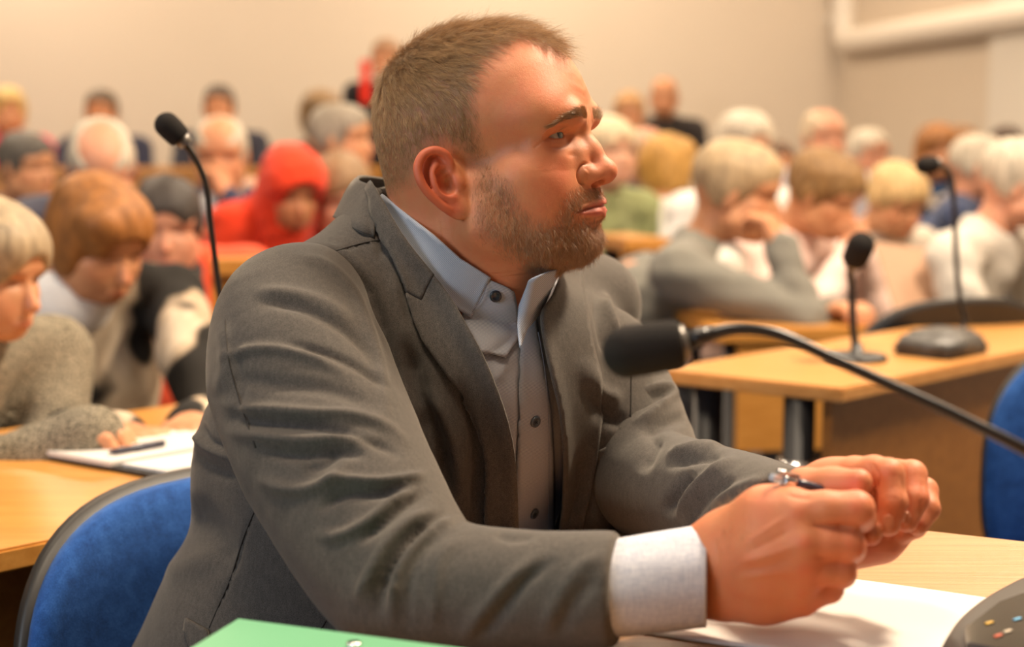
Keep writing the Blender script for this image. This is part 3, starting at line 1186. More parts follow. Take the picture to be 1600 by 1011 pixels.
def shirt_def(V, N):
    V = folds(V, N, [([(775, 470), (790, 500), (808, 520)], 5, -0.002), ([(740, 505), (775, 515), (806, 535)], 5, 0.002), ([(760, 560), (785, 540), (806, 520)], 6, -0.0025),
                     ([(770, 600), (790, 570), (806, 545)], 6, 0.002), ([(812, 520), (812, 640), (806, 740), (800, 830)], 3, -0.003),
                     ([(800, 560), (803, 660), (796, 760), (790, 830)], 6, 0.002), ([(868, 600), (868, 700), (872, 820)], 8, -0.003)])
    return V


shirt = sdf_object('shirt', G, SHIRT, man, shirt_def)
SV, SN = mesh_np(shirt.data)


def bvh_of(o):
    me = o.data
    return BVHTree.FromPolygons([tuple(v.co) for v in me.vertices], [tuple(p.vertices) for p in me.polygons])


# ---- jacket torso
JH = 0.004 if not globals().get('COARSE') else 0.008
G = Field((-0.56, 1.10, 0.46), (0.24, 1.80, 1.12), JH)
torso_sdf(G, 0.006)
# open front panels swing out from the belly
pn = [P(955, 560, 1.47), P(950, 680, 1.43), P(925, 800, 1.40)]
G.chain(pn, [0.045, 0.040, 0.030], k=0.05)
V, Q = surface_nets(G.F, G.lo, G.h)
V = relax(V, Q, 2, 0.5)
me = np_mesh('jacket', V, Q)
V, N = mesh_np(me)
TORSO_FOLDS = [
    ([(712, 590), (738, 660), (746, 740), (740, 850)], 10, -0.0075),
    ([(470, 388), (520, 400), (566, 440), (590, 486), (606, 538), (622, 596), (628, 660)], 5, -0.0045),
    ([(480, 380), (532, 392), (580, 434), (606, 484), (622, 538), (638, 600)], 7, 0.0020),
    ([(404, 786), (380, 842), (361, 902), (327, 981)], 2.2, -0.0022),
    ([(301, 672), (325, 700), (380, 722)], 7, 0.005), ([(295, 700), (330, 730), (390, 752)], 8, -0.004), ([(310, 655), (330, 690), (372, 706)], 5, -0.003),
    ([(285, 790), (330, 830), (360, 900)], 26, -0.006), ([(250, 900), (300, 880), (350, 860)], 20, 0.004),
    ([(640, 520), (650, 600), (690, 700), (700, 800)], 14, -0.010), ([(610, 420), (625, 500), (650, 560)], 10, 0.004),
    ([(665, 600), (700, 680), (722, 780)], 10, 0.006), ([(655, 640), (670, 700), (672, 760)], 8, -0.006),
    ([(520, 395), (560, 383), (606, 374)], 1.6, -0.0016),
    ([(940, 455), (952, 490), (965, 530)], 6, 0.005), ([(930, 460), (940, 510), (950, 560)], 7, -0.005),
    ([(900, 560), (935, 610), (975, 625)], 12, 0.005), ([(905, 600), (945, 650), (985, 660)], 10, -0.005),
    ([(905, 700), (900, 760), (890, 820)], 12, -0.006),
    ([(560, 330), (590, 360), (600, 410)], 8, -0.004),
]
V = folds(V, N, TORSO_FOLDS, 1.35)
V = V + N * (smooth_noise(V, 22, 4) * 0.0012)[:, None]
# the open front: faces between the two front edges are taken out
OPEN = [(590, 300), (626, 372), (668, 440), (704, 500), (736, 570), (764, 650), (776, 710), (778, 800), (778, 1100), (892, 1100), (890, 820), (888, 720), (880, 640), (864, 560), (858, 510), (876, 450), (912, 380), (912, 250), (590, 250)]
px = project(V)
vis = front(V, N) > 0.05
ins = inside_poly(px, OPEN) & vis & (((V - np.array((-0.10, 1.44, 0))) @ FV) > 0.0)
dd, _, _ = seg_dist(px, OPEN, True)
keepf = ~(ins[Q].all(1))
# also hollow the neck hole from above
nb = np.array((-0.088, 1.415, 1.02))
hole = (np.linalg.norm((V - nb)[:, :2], axis=1) < 0.060) & (V[:, 2] > 0.98)
keepf &= ~(hole[Q].all(1))
me2 = np_mesh('jacket', V, Q[keepf])
bm = bmesh.new()
bm.from_mesh(me2)
bmesh.ops.delete(bm, geom=[v_ for v_ in bm.verts if not v_.link_faces], context='VERTS')
bm.to_mesh(me2)
bm.free()
jacket = link('jacket', me2, CLOTH, man)
md = jacket.modifiers.new('thickness', 'SOLIDIFY')
md.thickness = 0.003
md.offset = -1
full_jacket = BVHTree.FromPolygons([tuple(v_) for v_ in V], [tuple(int(i) for i in q) for q in Q])

# ---- sleeves
SLEEVE_FOLDS = [
    ([(450, 400), (505, 412), (548, 452), (568, 494), (584, 540), (600, 600), (606, 660)], 8, 0.0035),
    ([(399, 473), (449, 475), (499, 492), (557, 529), (599, 585)], 8, -0.0050), ([(392, 456), (449, 458), (505, 473), (560, 508)], 9, 0.0030),
    ([(337, 562), (387, 548), (433, 547), (491, 562), (560, 595)], 7, 0.0045), ([(440, 535), (516, 554), (574, 583), (612, 615)], 5, -0.0045),
    ([(350, 590), (430, 600), (520, 610), (600, 640)], 12, -0.0040),
    ([(340, 625), (379, 637), (433, 641), (491, 646), (553, 650), (607, 670), (645, 700)], 8, 0.0055),
    ([(345, 652), (420, 662), (500, 668), (580, 690), (630, 715)], 6, -0.0050),
    ([(350, 672), (410, 682), (480, 688), (550, 684), (600, 690)], 8, 0.0050), ([(400, 706), (470, 712), (530, 706), (575, 712)], 7, -0.0055),
    ([(400, 745), (440, 762), (480, 765), (519, 749), (549, 715)], 8, 0.0055), ([(470, 735), (505, 725), (530, 705)], 7, -0.0045),
    ([(500, 756), (540, 750), (590, 754), (640, 748), (670, 740)], 6, 0.0060), ([(492, 800), (537, 774), (590, 770), (650, 760)], 7, -0.0060),
    ([(485, 835), (530, 838), (575, 815), (620, 779), (655, 762)], 7, 0.0055), ([(560, 850), (595, 820), (630, 790), (672, 765)], 6, -0.0060),
    ([(556, 947), (575, 905), (605, 850), (642, 815), (690, 795)], 9, 0.0060), ([(590, 968), (600, 910), (622, 865), (655, 828), (700, 806)], 8, -0.0085),
    ([(612, 990), (616, 910), (638, 862), (680, 822), (712, 812)], 6, 0.0070), ([(637, 1000), (641, 910), (662, 860), (700, 826)], 5, -0.0035),
    ([(675, 1000), (680, 930), (690, 870), (730, 835)], 9, 0.0030),
    ([(718, 1006), (750, 960), (790, 915), (850, 860)], 9, 0.0045), ([(745, 1006), (780, 960), (820, 910), (870, 868)], 8, -0.0045),
    ([(847, 998), (870, 940), (905, 890), (945, 862)], 10, 0.0035), ([(870, 1000), (900, 940), (935, 900)], 9, -0.0030),
    ([(770, 832), (800, 842), (840, 836)], 6, -0.0025),
    ([(345, 500), (355, 560), (340, 620)], 12, 0.0030), ([(362, 520), (375, 600), (372, 660)], 8, -0.0025),
]
G = Field((-0.34, 0.98, 0.66), (0.14, 1.42, 1.08), 0.0032 if JH < 0.006 else 0.006)
arm_sdf(G, NEAR_SLEEVE)
arm_sdf(G, NEAR_FORE)
w_end = P(966, 918, 1.035)
ax_ = w_end - P(850, 925, 1.05)
ax_[2] *= 0.3
cut_end(G, w_end, ax_)


def sleeve_def(V, N):
    V = folds(V, N, SLEEVE_FOLDS, 1.3)
    V = relax_mesh(V, 2)
    V = V + N * (smooth_noise(V, 30, 9) * 0.0010)[:, None]
    V[:, 2] = np.maximum(V[:, 2], TZ + 0.0008 + np.clip((V[:, 2] - TZ), -1, 0) * 0.02)
    return V


sleeve = sdf_object('sleeve', G, CLOTH, jacket, sleeve_def)

FAR_FOLDS = [
    ([(985, 622), (1020, 608), (1060, 603)], 5, 0.0060), ([(985, 640), (1020, 622), (1055, 613)], 5, -0.0060),
    ([(990, 664), (1020, 645), (1045, 622), (1062, 606)], 5, 0.0060), ([(1000, 680), (1040, 660), (1085, 648)], 9, -0.0050),
    ([(1040, 712), (1085, 700), (1137, 692)], 6, 0.0050), ([(1040, 726), (1090, 716), (1130, 712)], 7, -0.0050),
    ([(1057, 812), (1080, 774), (1110, 745), (1150, 712)], 7, 0.0060), ([(1040, 806), (1058, 770), (1085, 740)], 8, -0.0070),
    ([(1075, 820), (1105, 780), (1150, 745)], 6, -0.0040), ([(1110, 790), (1150, 765), (1200, 745)], 7, 0.0030),
    ([(1000, 740), (1020, 700), (1030, 680)], 10, -0.0050), ([(990, 520), (1004, 560), (1010, 600)], 6, 0.003),
]
G = Field((-0.02, 1.05, 0.66), (0.30, 1.70, 1.02), 0.004 if JH < 0.006 else 0.007)
arm_sdf(G, FAR_SLEEVE)
arm_sdf(G, FAR_FORE)
f_end = P(1232, 808, 1.140)
fx_ = f_end - P(1160, 788, 1.215)
fx_[2] = 0
cut_end(G, f_end, fx_)


def far_def(V, N):
    V = folds(V, N, FAR_FOLDS, 1.4)
    V = relax_mesh(V, 1)
    V = V + N * (smooth_noise(V, 30, 12) * 0.0010)[:, None]
    V[:, 2] = np.maximum(V[:, 2], TZ + 0.001)
    return V


far_sleeve = sdf_object('sleeve', G, CLOTH, jacket, far_def)


# ---- pieces laid on the cloth: traced outline, carried to the surface and given thickness
from mathutils.geometry import delaunay_2d_cdt


def patch(name, outline, bvh, off, m, parent, thick=0.0025, step=5.0, stiff=False, deform=None):
    """a piece of cloth that follows the surface below it. off: height above it in metres, or f(pixel points, outline distance)"""
    ol = np.asarray(outline, float)
    bd = []
    n = len(ol)
    for i in range(n):
        a, b = ol[i], ol[(i + 1) % n]
        k = max(1, int(np.hypot(*(b - a)) / step))
        for j in range(k):
            bd.append(a + (b - a) * j / k)
    bd = np.array(bd)
    lo, hi = bd.min(0), bd.max(0)
    gx, gy = np.meshgrid(np.arange(lo[0], hi[0], step), np.arange(lo[1], hi[1], step))
    gp = np.stack([gx.ravel(), gy.ravel()], 1)
    gp = gp[inside_poly(gp, bd)]
    if len(gp):
        gp = gp[seg_dist(gp, bd, True)[0] > step * 0.6]
    pts = np.vstack([bd, gp])
    nb_ = len(bd)
    v2, _, f2, _, _, _ = delaunay_2d_cdt([Vector(p) for p in pts], [(i, (i + 1) % nb_) for i in range(nb_)], [], 1, 1e-4)
    v2 = np.array([tuple(v_) for v_ in v2])
    o = off(v2, seg_dist(v2, bd, True)[0]) if callable(off) else np.full(len(v2), off)
    org = Vector((0, 0, CZ))
    out = []
    last = 1.4
    if stiff:
        ds = []
        for p in v2:
            loc = bvh.ray_cast(org, Vector(ray(*p)).normalized())
            ds.append(loc[3] if loc[0] is not None else np.nan)
        ds = np.array(ds)
        q_ = (v2 - v2.mean(0)) / 50.0
        Mt = np.stack([np.ones(len(q_)), q_[:, 0], q_[:, 1], q_[:, 0] ** 2, q_[:, 0] * q_[:, 1], q_[:, 1] ** 2], 1)
        ok = ~np.isnan(ds)
        co = np.linalg.lstsq(Mt[ok], ds[ok], rcond=None)[0]
        fit = Mt @ co
        res = np.nanmin((ds - fit)[ok]) * stiff
    for i_, (p, h) in enumerate(zip(v2, o)):
        if stiff:
            out.append(org + Vector(ray(*p)).normalized() * float(fit[i_] + res - h))
            continue
        d = Vector(ray(*p)).normalized()
        loc, nor, idx_, dist = bvh.ray_cast(org, d)
        if loc is None:
            loc, nor, idx_, dist = bvh.find_nearest(org + d * last)
        else:
            last = dist
        if nor.dot(d) > 0:
            nor = -nor
        # rise along a mix of normal and sight line so that steep spots do not fold over
        nn = (nor - d * 0.4).normalized()
        out.append(loc + nn * float(h))
    me = bpy.data.meshes.new(name)
    me.from_pydata([tuple(v_) for v_ in out], [], [tuple(f_) for f_ in f2])
    bm = bmesh.new()
    bm.from_mesh(me)
    bmesh.ops.recalc_face_normals(bm, faces=bm.faces)
    bm.normal_update()
    s_ = sum((f_.normal.dot(f_.calc_center_median() - org)) for f_ in bm.faces)
    if s_ > 0:
        bmesh.ops.reverse_faces(bm, faces=bm.faces)
    for _ in range(2):
        bmesh.ops.smooth_vert(bm, verts=[v_ for v_ in bm.verts if not v_.is_boundary], factor=0.5, use_axis_x=True, use_axis_y=True, use_axis_z=True)
    bm.to_mesh(me)
    bm.free()
    if deform:
        V_, N_ = mesh_np(me)
        mesh_set(me, deform(V_, N_))
    ob = link(name, me, m, parent)
    if thick:
        md_ = ob.modifiers.new('thickness', 'SOLIDIFY')
        md_.thickness = thick
        md_.offset = 0
    return ob


def smooth_poly(pts, n=4):
    return [tuple(p) for p in spline(pts, n)]


def ease_edge(d, w):
    return 1 - np.exp(-(d / w) ** 2)


# near lapel and collar of the jacket
fold_line = [(588, 305), (624, 377), (673, 440), (712, 491), (752, 562), (782, 641), (794, 700), (797, 760), (795, 850)]


def roll_off(base, roll, line, w=14):
    def f(p, d):
        dl, _, _ = seg_dist(p, line)
        return base + roll * np.exp(-(dl / w) ** 2)
    return f


fold_s = smooth_poly(fold_line, 5)
lap_in = fold_s[10:]
lap_out = smooth_poly([(752, 850), (759, 752), (755, 695), (736, 641), (692, 579), (651, 517), (633, 468)], 4)
patch('lapel', lap_in + lap_out + [(631, 460), (657, 473)], full_jacket, roll_off(0.005, 0.0125, fold_line), CLOTH, jacket, 0.003)
col_in = fold_s[:11]
patch('collar', col_in + [(657, 472), (630, 458), (615, 417), (597, 371), (582, 335), (578, 310)], full_jacket, roll_off(0.006, 0.0125, fold_line), CLOTH, jacket, 0.003)
# far lapel
far_fold = [(880, 415), (858, 468), (840, 496), (846, 547), (858, 600), (867, 640), (873, 694), (874, 760), (874, 850)]
patch('lapel', smooth_poly(far_fold, 4) + smooth_poly([(905, 850), (928, 740), (938, 640), (934, 590), (920, 529), (912, 479), (903, 425)], 4), full_jacket,
      roll_off(0.004, 0.005, far_fold), CLOTH, jacket, 0.003)
# breast pocket welt
patch('pocket', [(934, 704), (950, 697), (963, 686), (969, 667), (980, 661), (988, 657), (986, 690), (978, 702), (962, 722), (934, 742)], full_jacket, 0.002, CLOTH, jacket, 0.002)
# side pocket
patch('pocket', [(293, 966), (326, 984), (330, 1000), (345, 1040), (310, 1040), (290, 985)], full_jacket, 0.003, CLOTH, jacket, 0.003)

# ---- shirt collar, band, placket, buttons
nv = np.empty(len(man.data.vertices) * 3, dtype=np.float32)
man.data.vertices.foreach_get('co', nv)
nv = nv.reshape(-1, 3)
neck_shirt = BVHTree.FromPolygons([tuple(v_) for v_ in nv] + [tuple(v_) for v_ in SV],
                                  [tuple(int(i) for i in q) for q in HQ] + [tuple(i + len(nv) for i in p_.vertices) for p_ in shirt.data.polygons])
SHIRTC = SHIRT


def stripes(name, ang, scale=250.0, c1=(0.25, 0.28, 0.36, 1), c2=(0.50, 0.53, 0.58, 1)):
    "the same shirting cut so that its lines run at another angle across the picture plane of the piece"
    m = mat(name, c2, 0.8, spec=0.25)
    t = NT(m)
    w = t.n('ShaderNodeTexWave', wave_type='BANDS', bands_direction='Z')
    w.inputs['Scale'].default_value = scale
    w.inputs['Distortion'].default_value = 0.1
    t.l(t.coord((1, 1, 1), (0, math.radians(ang), 0)), w.inputs['Vector'])
    t.l(t.ramp(w.outputs['Fac'], [(0.2, c1), (0.7, c2)]), t.b.inputs['Base Color'])
    t.bump(w.outputs['Fac'], 0.3, 0.0003)
    return m


LEAFM = stripes('shirt_collar_cloth', 40)
LEAFM2 = stripes('shirt_collar_cloth_far', -55)
leaf = [(597, 303), (642, 340), (677, 367), (720, 405), (757, 428), (767, 434), (759, 447), (749, 469), (736, 497), (716, 484), (702, 472), (664, 430), (630, 385), (602, 345), (590, 314)]
patch('shirt_band', [(730, 432), (768, 437), (791, 447), (802, 454), (808, 489), (811, 525), (790, 560), (750, 552), (722, 500)], neck_shirt, 0.0035, SHIRTC, shirt, 0.002)
patch('shirt_collar', leaf, neck_shirt, lambda p, d: 0.004 + 0.002 * np.exp(-(d / 5) ** 2), LEAFM, shirt, 0.002, stiff=0.25)
patch('shirt_collar', [(876, 418), (850, 428), (826, 438), (811, 479), (808, 508), (813, 543), (823, 515), (845, 488), (862, 450)], neck_shirt,
      lambda p, d: 0.006 + 0.002 * np.exp(-(d / 5) ** 2), LEAFM2, shirt, 0.002, stiff=0.4)
patch('placket', smooth_poly([(809, 496), (811, 560), (810, 640), (808, 720), (803, 840)], 4) + smooth_poly([(862, 840), (862, 760), (861, 700), (856, 627), (846, 565), (836, 500)], 4), bvh_of(shirt),
      lambda p, d: 0.003 + 0.0012 * ease_edge(d, 4), SHIRTC, shirt, 0.002)
BUTTON = mat('dark_button', (0.02, 0.022, 0.028, 1), 0.25)
BUTTONP = mat('smoke_button', (0.09, 0.10, 0.11, 1), 0.15)
for bx, by, bmt, off in ((773.5, 461, BUTTON, 0.0065), (831, 656, BUTTONP, 0.0065), (828, 799, BUTTONP, 0.0065)):
    d = Vector(ray(bx, by)).normalized()
    loc, nor, _, _ = neck_shirt.ray_cast(Vector((0, 0, CZ)), d)
    if nor.dot(d) > 0:
        nor = -nor
    b_ = lathe_obj('button', [(0.0, 0.0006), (0.0022, 0.0004), (0.0032, 0.0012), (0.0048, 0.0014), (0.0056, 0.0006), (0.0056, -0.001), (0, -0.001)], bmt, shirt, 24,
                   loc + nor * (off - 0.0005), nor)
    if bmt is BUTTONP:
        q_ = nor.to_track_quat('Z', 'Y')
        for k_ in range(2):
            e_ = q_ @ Vector((math.cos(0.8 + k_ * 1.57), math.sin(0.8 + k_ * 1.57), 0)) * 0.0016
            c_ = loc + nor * (off + 0.0009)
            tube_obj('thread', [c_ - e_, c_ + e_], 0.0004, BUTTON, b_ if False else shirt, 6)


def hit(x, y, off=0.0, bvh=None):
    d = Vector(ray(x, y)).normalized()
    loc, nor, _, _ = (bvh or full_jacket).ray_cast(Vector((0, 0, CZ)), d)
    if nor.dot(d) > 0:
        nor = -nor
    return np.array(loc + nor * off)


def loft(name, rows, m, parent, thick=0.003, n=10, sub=1):
    R_ = [spline(r, n) for r in rows]
    R_ = spline(np.array([r.ravel() for r in R_]), 4).reshape(-1, len(R_[0]), 3) if len(R_) > 2 else np.array(R_)
    a, b = R_.shape[:2]
    Q_ = [(i * b + j, i * b + j + 1, (i + 1) * b + j + 1, (i + 1) * b + j) for i in range(a - 1) for j in range(b - 1)]
    ob = link(name, py_mesh(name, R_.reshape(-1, 3), Q_), m, parent)
    md_ = ob.modifiers.new('thickness', 'SOLIDIFY')
    md_.thickness = thick
    md_.offset = 0
    return ob


# jacket collar round the nape
top = [hit(600, 312, 0.010), P(583, 292, 1.400), P(560, 281, 1.440), P(572, 276, 1.490), P(640, 290, 1.530), P(720, 330, 1.540)]
mid = [hit(590, 335, 0.009), P(568, 308, 1.395), P(543, 300, 1.440), P(562, 288, 1.505), P(640, 305, 1.550), P(720, 345, 1.560)]
low = [hit(584, 372, 0.002), hit(556, 360, 0.001), P(522, 340, 1.430), P(545, 345, 1.520), P(640, 350, 1.570), P(720, 390, 1.575)]
loft('collar', [top, mid, low], CLOTH, jacket)

# shirt cuff at the near wrist
cA = P(950, 920, 1.037)
cB = P(1103, 900, 1.052)
ax_ = (cB - cA) / np.linalg.norm(cB - cA)
V_, Q_ = [], []
u_ = np.cross(ax_, (0, 0, 1.0))
u_ /= np.linalg.norm(u_)
w_ = np.cross(u_, ax_)
prof_c = [(0.0, 0.0365), (0.25, 0.0372), (0.5, 0.0378), (0.8, 0.0384), (0.97, 0.0386), (1.0, 0.0388), (1.0, 0.0370), (0.6, 0.0360)]
NS_ = 96
for tt, r_ in prof_c:
    for j in range(NS_):
        a_ = 2 * math.pi * j / NS_
        rr_ = r_ * (1 + 0.02 * math.sin(3 * a_ + 1) + 0.008 * math.sin(9 * a_ + tt * 3))
        p_ = cA + (cB - cA) * tt + (u_ * math.cos(a_) * 0.92 + w_ * math.sin(a_)) * rr_
        for _ in range(3):                       # square the edge of the cuff
            p_ = p_ + (cB - cA) * ((952 + 152 * tt) - project(p_)[0]) / 152.0
        V_.append(p_)
for i in range(len(prof_c) - 1):
    for j in range(NS_):
        Q_.append((i * NS_ + j, i * NS_ + (j + 1) % NS_, (i + 1) * NS_ + (j + 1) % NS_, (i + 1) * NS_ + j))
link('shirt_cuff', py_mesh('shirt_cuff', V_, Q_), CUFFM, shirt)


def seam(pts, bvh, parent, r=0.0006, off=0.0003, m=None, name='seam'):
    out = []
    for x, y in spline(pts, 8):
        d_ = Vector(ray(x, y)).normalized()
        loc, nor, _, _ = bvh.ray_cast(Vector((0, 0, CZ)), d_)
        if loc is None:
            continue
        if nor.dot(d_) > 0:
            nor = -nor
        out.append(np.array(loc + nor * off))
    if len(out) > 2:
        out = np.array(out)
        for _ in range(3):
            out[1:-1] = (out[:-2] + out[2:] + 2 * out[1:-1]) / 4
        return tube_obj(name, out, r, m or SEAMM, parent, 6)


sl_b = bvh_of(sleeve)
seam([(408, 776), (395, 805), (380, 842), (361, 902), (340, 950), (327, 981)], full_jacket, jacket)
seam([(520, 394), (545, 386), (575, 378), (604, 374)], full_jacket, jacket)
seam([(523, 950), (510, 968), (500, 985)], full_jacket, jacket)
seam([(352, 500), (354, 530), (359, 571), (378, 637), (400, 700)], sl_b, sleeve, 0.0005)
seam([(985, 520), (986, 600), (985, 655)], full_jacket, jacket, 0.0008)
pl_b = bvh_of(bpy.data.objects['placket'])
STITCH = mat('stitch', (0.20, 0.21, 0.25, 1), 0.8)
seam([(840, 520), (850, 580), (855, 640), (856, 720), (856, 826)], pl_b, shirt, 0.0005, 0.0012, STITCH, 'stitching')
seam([(739, 486), (753, 466), (762, 440)], neck_shirt, shirt, 0.0004, 0.0075, STITCH, 'stitching')
# ------------------------------------------------------------------ his hands
def PC(L):
    return [P(a[0], a[1], a[2]) for a in L], [a[3] for a in L]


HANDH = 0.0016 if JH < 0.006 else 0.003
GR = Field(P(1035, 980, 1.13) * [1, 0, 1] + [0, 0.95, -0.01], P(1400, 700, 1.0) * [1, 0, 1] + [0, 1.13, 0.01], HANDH)
# wrist and back of the near hand
for L, k in (
    ([(1035, 885, 1.072, 0.0200), (1085, 876, 1.070, 0.0200), (1140, 849, 1.050, 0.0225), (1200, 812, 1.026, 0.0215), (1240, 800, 1.016, 0.0175)], 0.020),
    ([(1035, 912, 1.072, 0.0210), (1085, 914, 1.068, 0.0210), (1140, 905, 1.050, 0.0222), (1200, 895, 1.022, 0.0200), (1254, 890, 1.008, 0.0165)], 0.020),
    ([(1140, 870, 1.045, 0.0240), (1200, 855, 1.018, 0.0210), (1256, 847, 1.004, 0.0175)], 0.016),
    ([(1140, 925, 1.050, 0.0190), (1195, 934, 1.035, 0.0165), (1252, 932, 1.018, 0.0150)], 0.016),
):
    p, r = PC(L)
    GR.chain(p, r, k=k)
# fingers: knuckle, middle joint, last joint, tip
for L in (
    [(1242, 799, 1.012, 0.0150), (1290, 795, 1.004, 0.0130), (1338, 795, 1.002, 0.0128), (1344, 808, 1.030, 0.0112), (1318, 822, 1.052, 0.0098)],
    [(1256, 846, 1.003, 0.0150), (1290, 847, 0.999, 0.0122), (1325, 850, 1.000, 0.0120), (1330, 858, 1.026, 0.0105), (1300, 862, 1.048, 0.0092)],
    [(1256, 889, 1.008, 0.0138), (1285, 890, 1.004, 0.0114), (1313, 892, 1.006, 0.0112), (1316, 897, 1.030, 0.0100), (1286, 898, 1.050, 0.0090)],
    [(1252, 930, 1.018, 0.0130), (1275, 926, 1.014, 0.0104), (1296, 921, 1.016, 0.0098), (1298, 918, 1.036, 0.0088), (1275, 914, 1.052, 0.0080)],
):
    p, r = PC(L)
    GR.chain(p, r, k=0.0035)
# knuckle bumps and the grooves between the fingers
for x, y, d, a in ((1246, 800, 0.994, 0.0016), (1258, 848, 0.985, 0.0022), (1257, 890, 0.990, 0.0020), (1252, 928, 1.000, 0.0016), (1336, 794, 0.988, 0.0010), (1324, 849, 0.986, 0.0010)):
    GR.bump(P(x, y, d), 0.009, a)
# thumb lying on top of the forefinger, ball of the thumb behind
p, r = PC([(1150, 850, 1.062, 0.021), (1200, 810, 1.066, 0.0185), (1258, 765, 1.060, 0.0150), (1300, 757, 1.045, 0.0115), (1342, 753, 1.030, 0.0098)])
GR.chain(p, r, k=0.010)
# palm side behind the fingers
GR.ell(P(1235, 870, 1.052), (0.034, 0.022, 0.038), k=0.015)

GL = Field((0.165, 0.995, 0.735), (0.36, 1.20, 0.925), HANDH)
for L, k in (
    ([(1215, 800, 1.160, 0.024), (1265, 785, 1.125, 0.0225), (1300, 762, 1.105, 0.0200), (1336, 741, 1.088, 0.0140)], 0.018),
    ([(1215, 815, 1.165, 0.022), (1270, 800, 1.140, 0.0210), (1330, 775, 1.120, 0.0180), (1372, 748, 1.110, 0.0145)], 0.018),
    ([(1270, 815, 1.140, 0.0200), (1340, 800, 1.130, 0.0170), (1392, 768, 1.130, 0.0135)], 0.016),
    ([(1270, 825, 1.130, 0.0200), (1330, 848, 1.105, 0.0170), (1378, 848, 1.100, 0.0125), (1408, 830, 1.105, 0.0110)], 0.016),
):
    p, r = PC(L)
    GL.chain(p, r, k=k)
GL.ell(P(1330, 815, 1.110), (0.030, 0.020, 0.030), k=0.015)
for L in (
    [(1340, 742, 1.088, 0.0140), (1366, 736, 1.072, 0.0118), (1389, 740, 1.058, 0.0114), (1396, 784, 1.046, 0.0104), (1388, 819, 1.044, 0.0090)],
    [(1372, 750, 1.110, 0.0140), (1400, 741, 1.096, 0.0115), (1425, 742, 1.084, 0.0112), (1430, 780, 1.068, 0.0102), (1417, 814, 1.060, 0.0088)],
    [(1392, 770, 1.128, 0.0130), (1420, 764, 1.116, 0.0108), (1444, 767, 1.104, 0.0106), (1449, 795, 1.088, 0.0096), (1434, 820, 1.078, 0.0086)],
    [(1392, 790, 1.135, 0.0115), (1425, 790, 1.122, 0.0095), (1444, 800, 1.112, 0.0090), (1430, 824, 1.098, 0.0082), (1405, 834, 1.092, 0.0078)],
    [(1290, 800, 1.110, 0.0160), (1330, 822, 1.075, 0.0120), (1352, 831, 1.050, 0.0095), (1360, 835, 1.040, 0.0085)],
):
    p, r = PC(L)
    GL.chain(p, r, k=0.0035)
for x, y, d, a in ((1334, 736, 1.074, 0.0018), (1392, 735, 1.046, 0.0010), (1428, 738, 1.072, 0.0010)):
    GL.bump(P(x, y, d), 0.009, a)

VR, QR = surface_nets(GR.F, GR.lo, GR.h)
VR = relax(VR, QR, 1, 0.4)
VL, QL = surface_nets(GL.F, GL.lo, GL.h)
VL = relax(VL, QL, 1, 0.4)


def hand_detail(V, Q, lines):
    me_ = np_mesh('h', V, Q)
    V, N = mesh_np(me_)
    V = folds(V, N, lines)
    bpy.data.meshes.remove(me_)
    return V


VR = hand_detail(VR, QR, [
    ([(1262, 822), (1290, 822), (1340, 823)], 2.2, -0.0016), ([(1268, 870), (1295, 871), (1330, 871)], 2.2, -0.0014), ([(1268, 911), (1290, 909), (1312, 906)], 2.0, -0.0012),
    ([(1334, 772), (1340, 790), (1336, 812)], 1.6, -0.0005), ([(1342, 775), (1347, 792), (1343, 812)], 1.4, -0.0005),
    ([(1150, 880), (1200, 868), (1248, 850)], 5, 0.0008), ([(1150, 905), (1200, 898), (1248, 892)], 5, 0.0008), ([(1160, 850), (1200, 826), (1236, 804)], 5, 0.0008),
    ([(1150, 893), (1200, 884), (1240, 872)], 6, -0.0009), ([(1160, 866), (1205, 846), (1240, 826)], 6, -0.0009),
    ([(1118, 840), (1122, 880), (1118, 930)], 4, -0.0008), ([(1225, 772), (1250, 778), (1270, 778)], 2.5, -0.0012),
])
VL = hand_detail(VL, QL, [
    ([(1408, 742), (1413, 780), (1402, 815)], 2.0, -0.0014), ([(1440, 752), (1441, 785), (1432, 810)], 2.0, -0.0012),
    ([(1362, 722), (1372, 745), (1370, 770)], 2.4, -0.0020), ([(1376, 738), (1390, 744), (1406, 742)], 1.5, -0.0004), ([(1384, 776), (1396, 779), (1406, 777)], 1.3, -0.0004),
    ([(1355, 720), (1366, 750), (1368, 790)], 3, -0.0010),
])

# join head, hidden trunk and hands into the one body mesh
parts_ = [(nv.astype(np.float64), HQ, mk)]
for (v_, q_), base in (((torso_body[0], torso_body[1]), 0.0),):
    parts_.append((v_, q_, np.zeros((len(v_), 3))))
for v_, q_ in ((VR, QR), (VL, QL)):
    m_ = np.zeros((len(v_), 3))
    px_ = project(v_)
    m_[:, 2] = 0.22
    for (kx, ky, s_, am) in ((1258, 848, 16, 0.7), (1257, 890, 15, 0.6), (1246, 800, 16, 0.55), (1252, 928, 14, 0.5), (1336, 792, 14, 0.6), (1335, 754, 22, 0.9), (1326, 850, 12, 0.5),
                             (1388, 815, 16, 0.7), (1417, 808, 13, 0.6), (1392, 738, 13, 0.5), (1360, 834, 12, 0.5), (1436, 818, 12, 0.6), (1360, 860, 26, 0.6), (1352, 780, 14, 0.4)):
        m_[:, 2] = np.maximum(m_[:, 2], am * np.exp(-((px_ - (kx, ky)) ** 2).sum(1) / (s_ * s_)))
    parts_.append((v_, q_, m_))
vv, qq, mm, o_ = [], [], [], 0
for v_, q_, m_ in parts_:
    vv.append(v_)
    qq.append(q_ + o_)
    mm.append(m_)
    o_ += len(v_)
body = np_mesh('person', np.vstack(vv), np.vstack(qq))
set_color(body, 'mk', np.vstack(mm))
body.materials.append(SKIN)
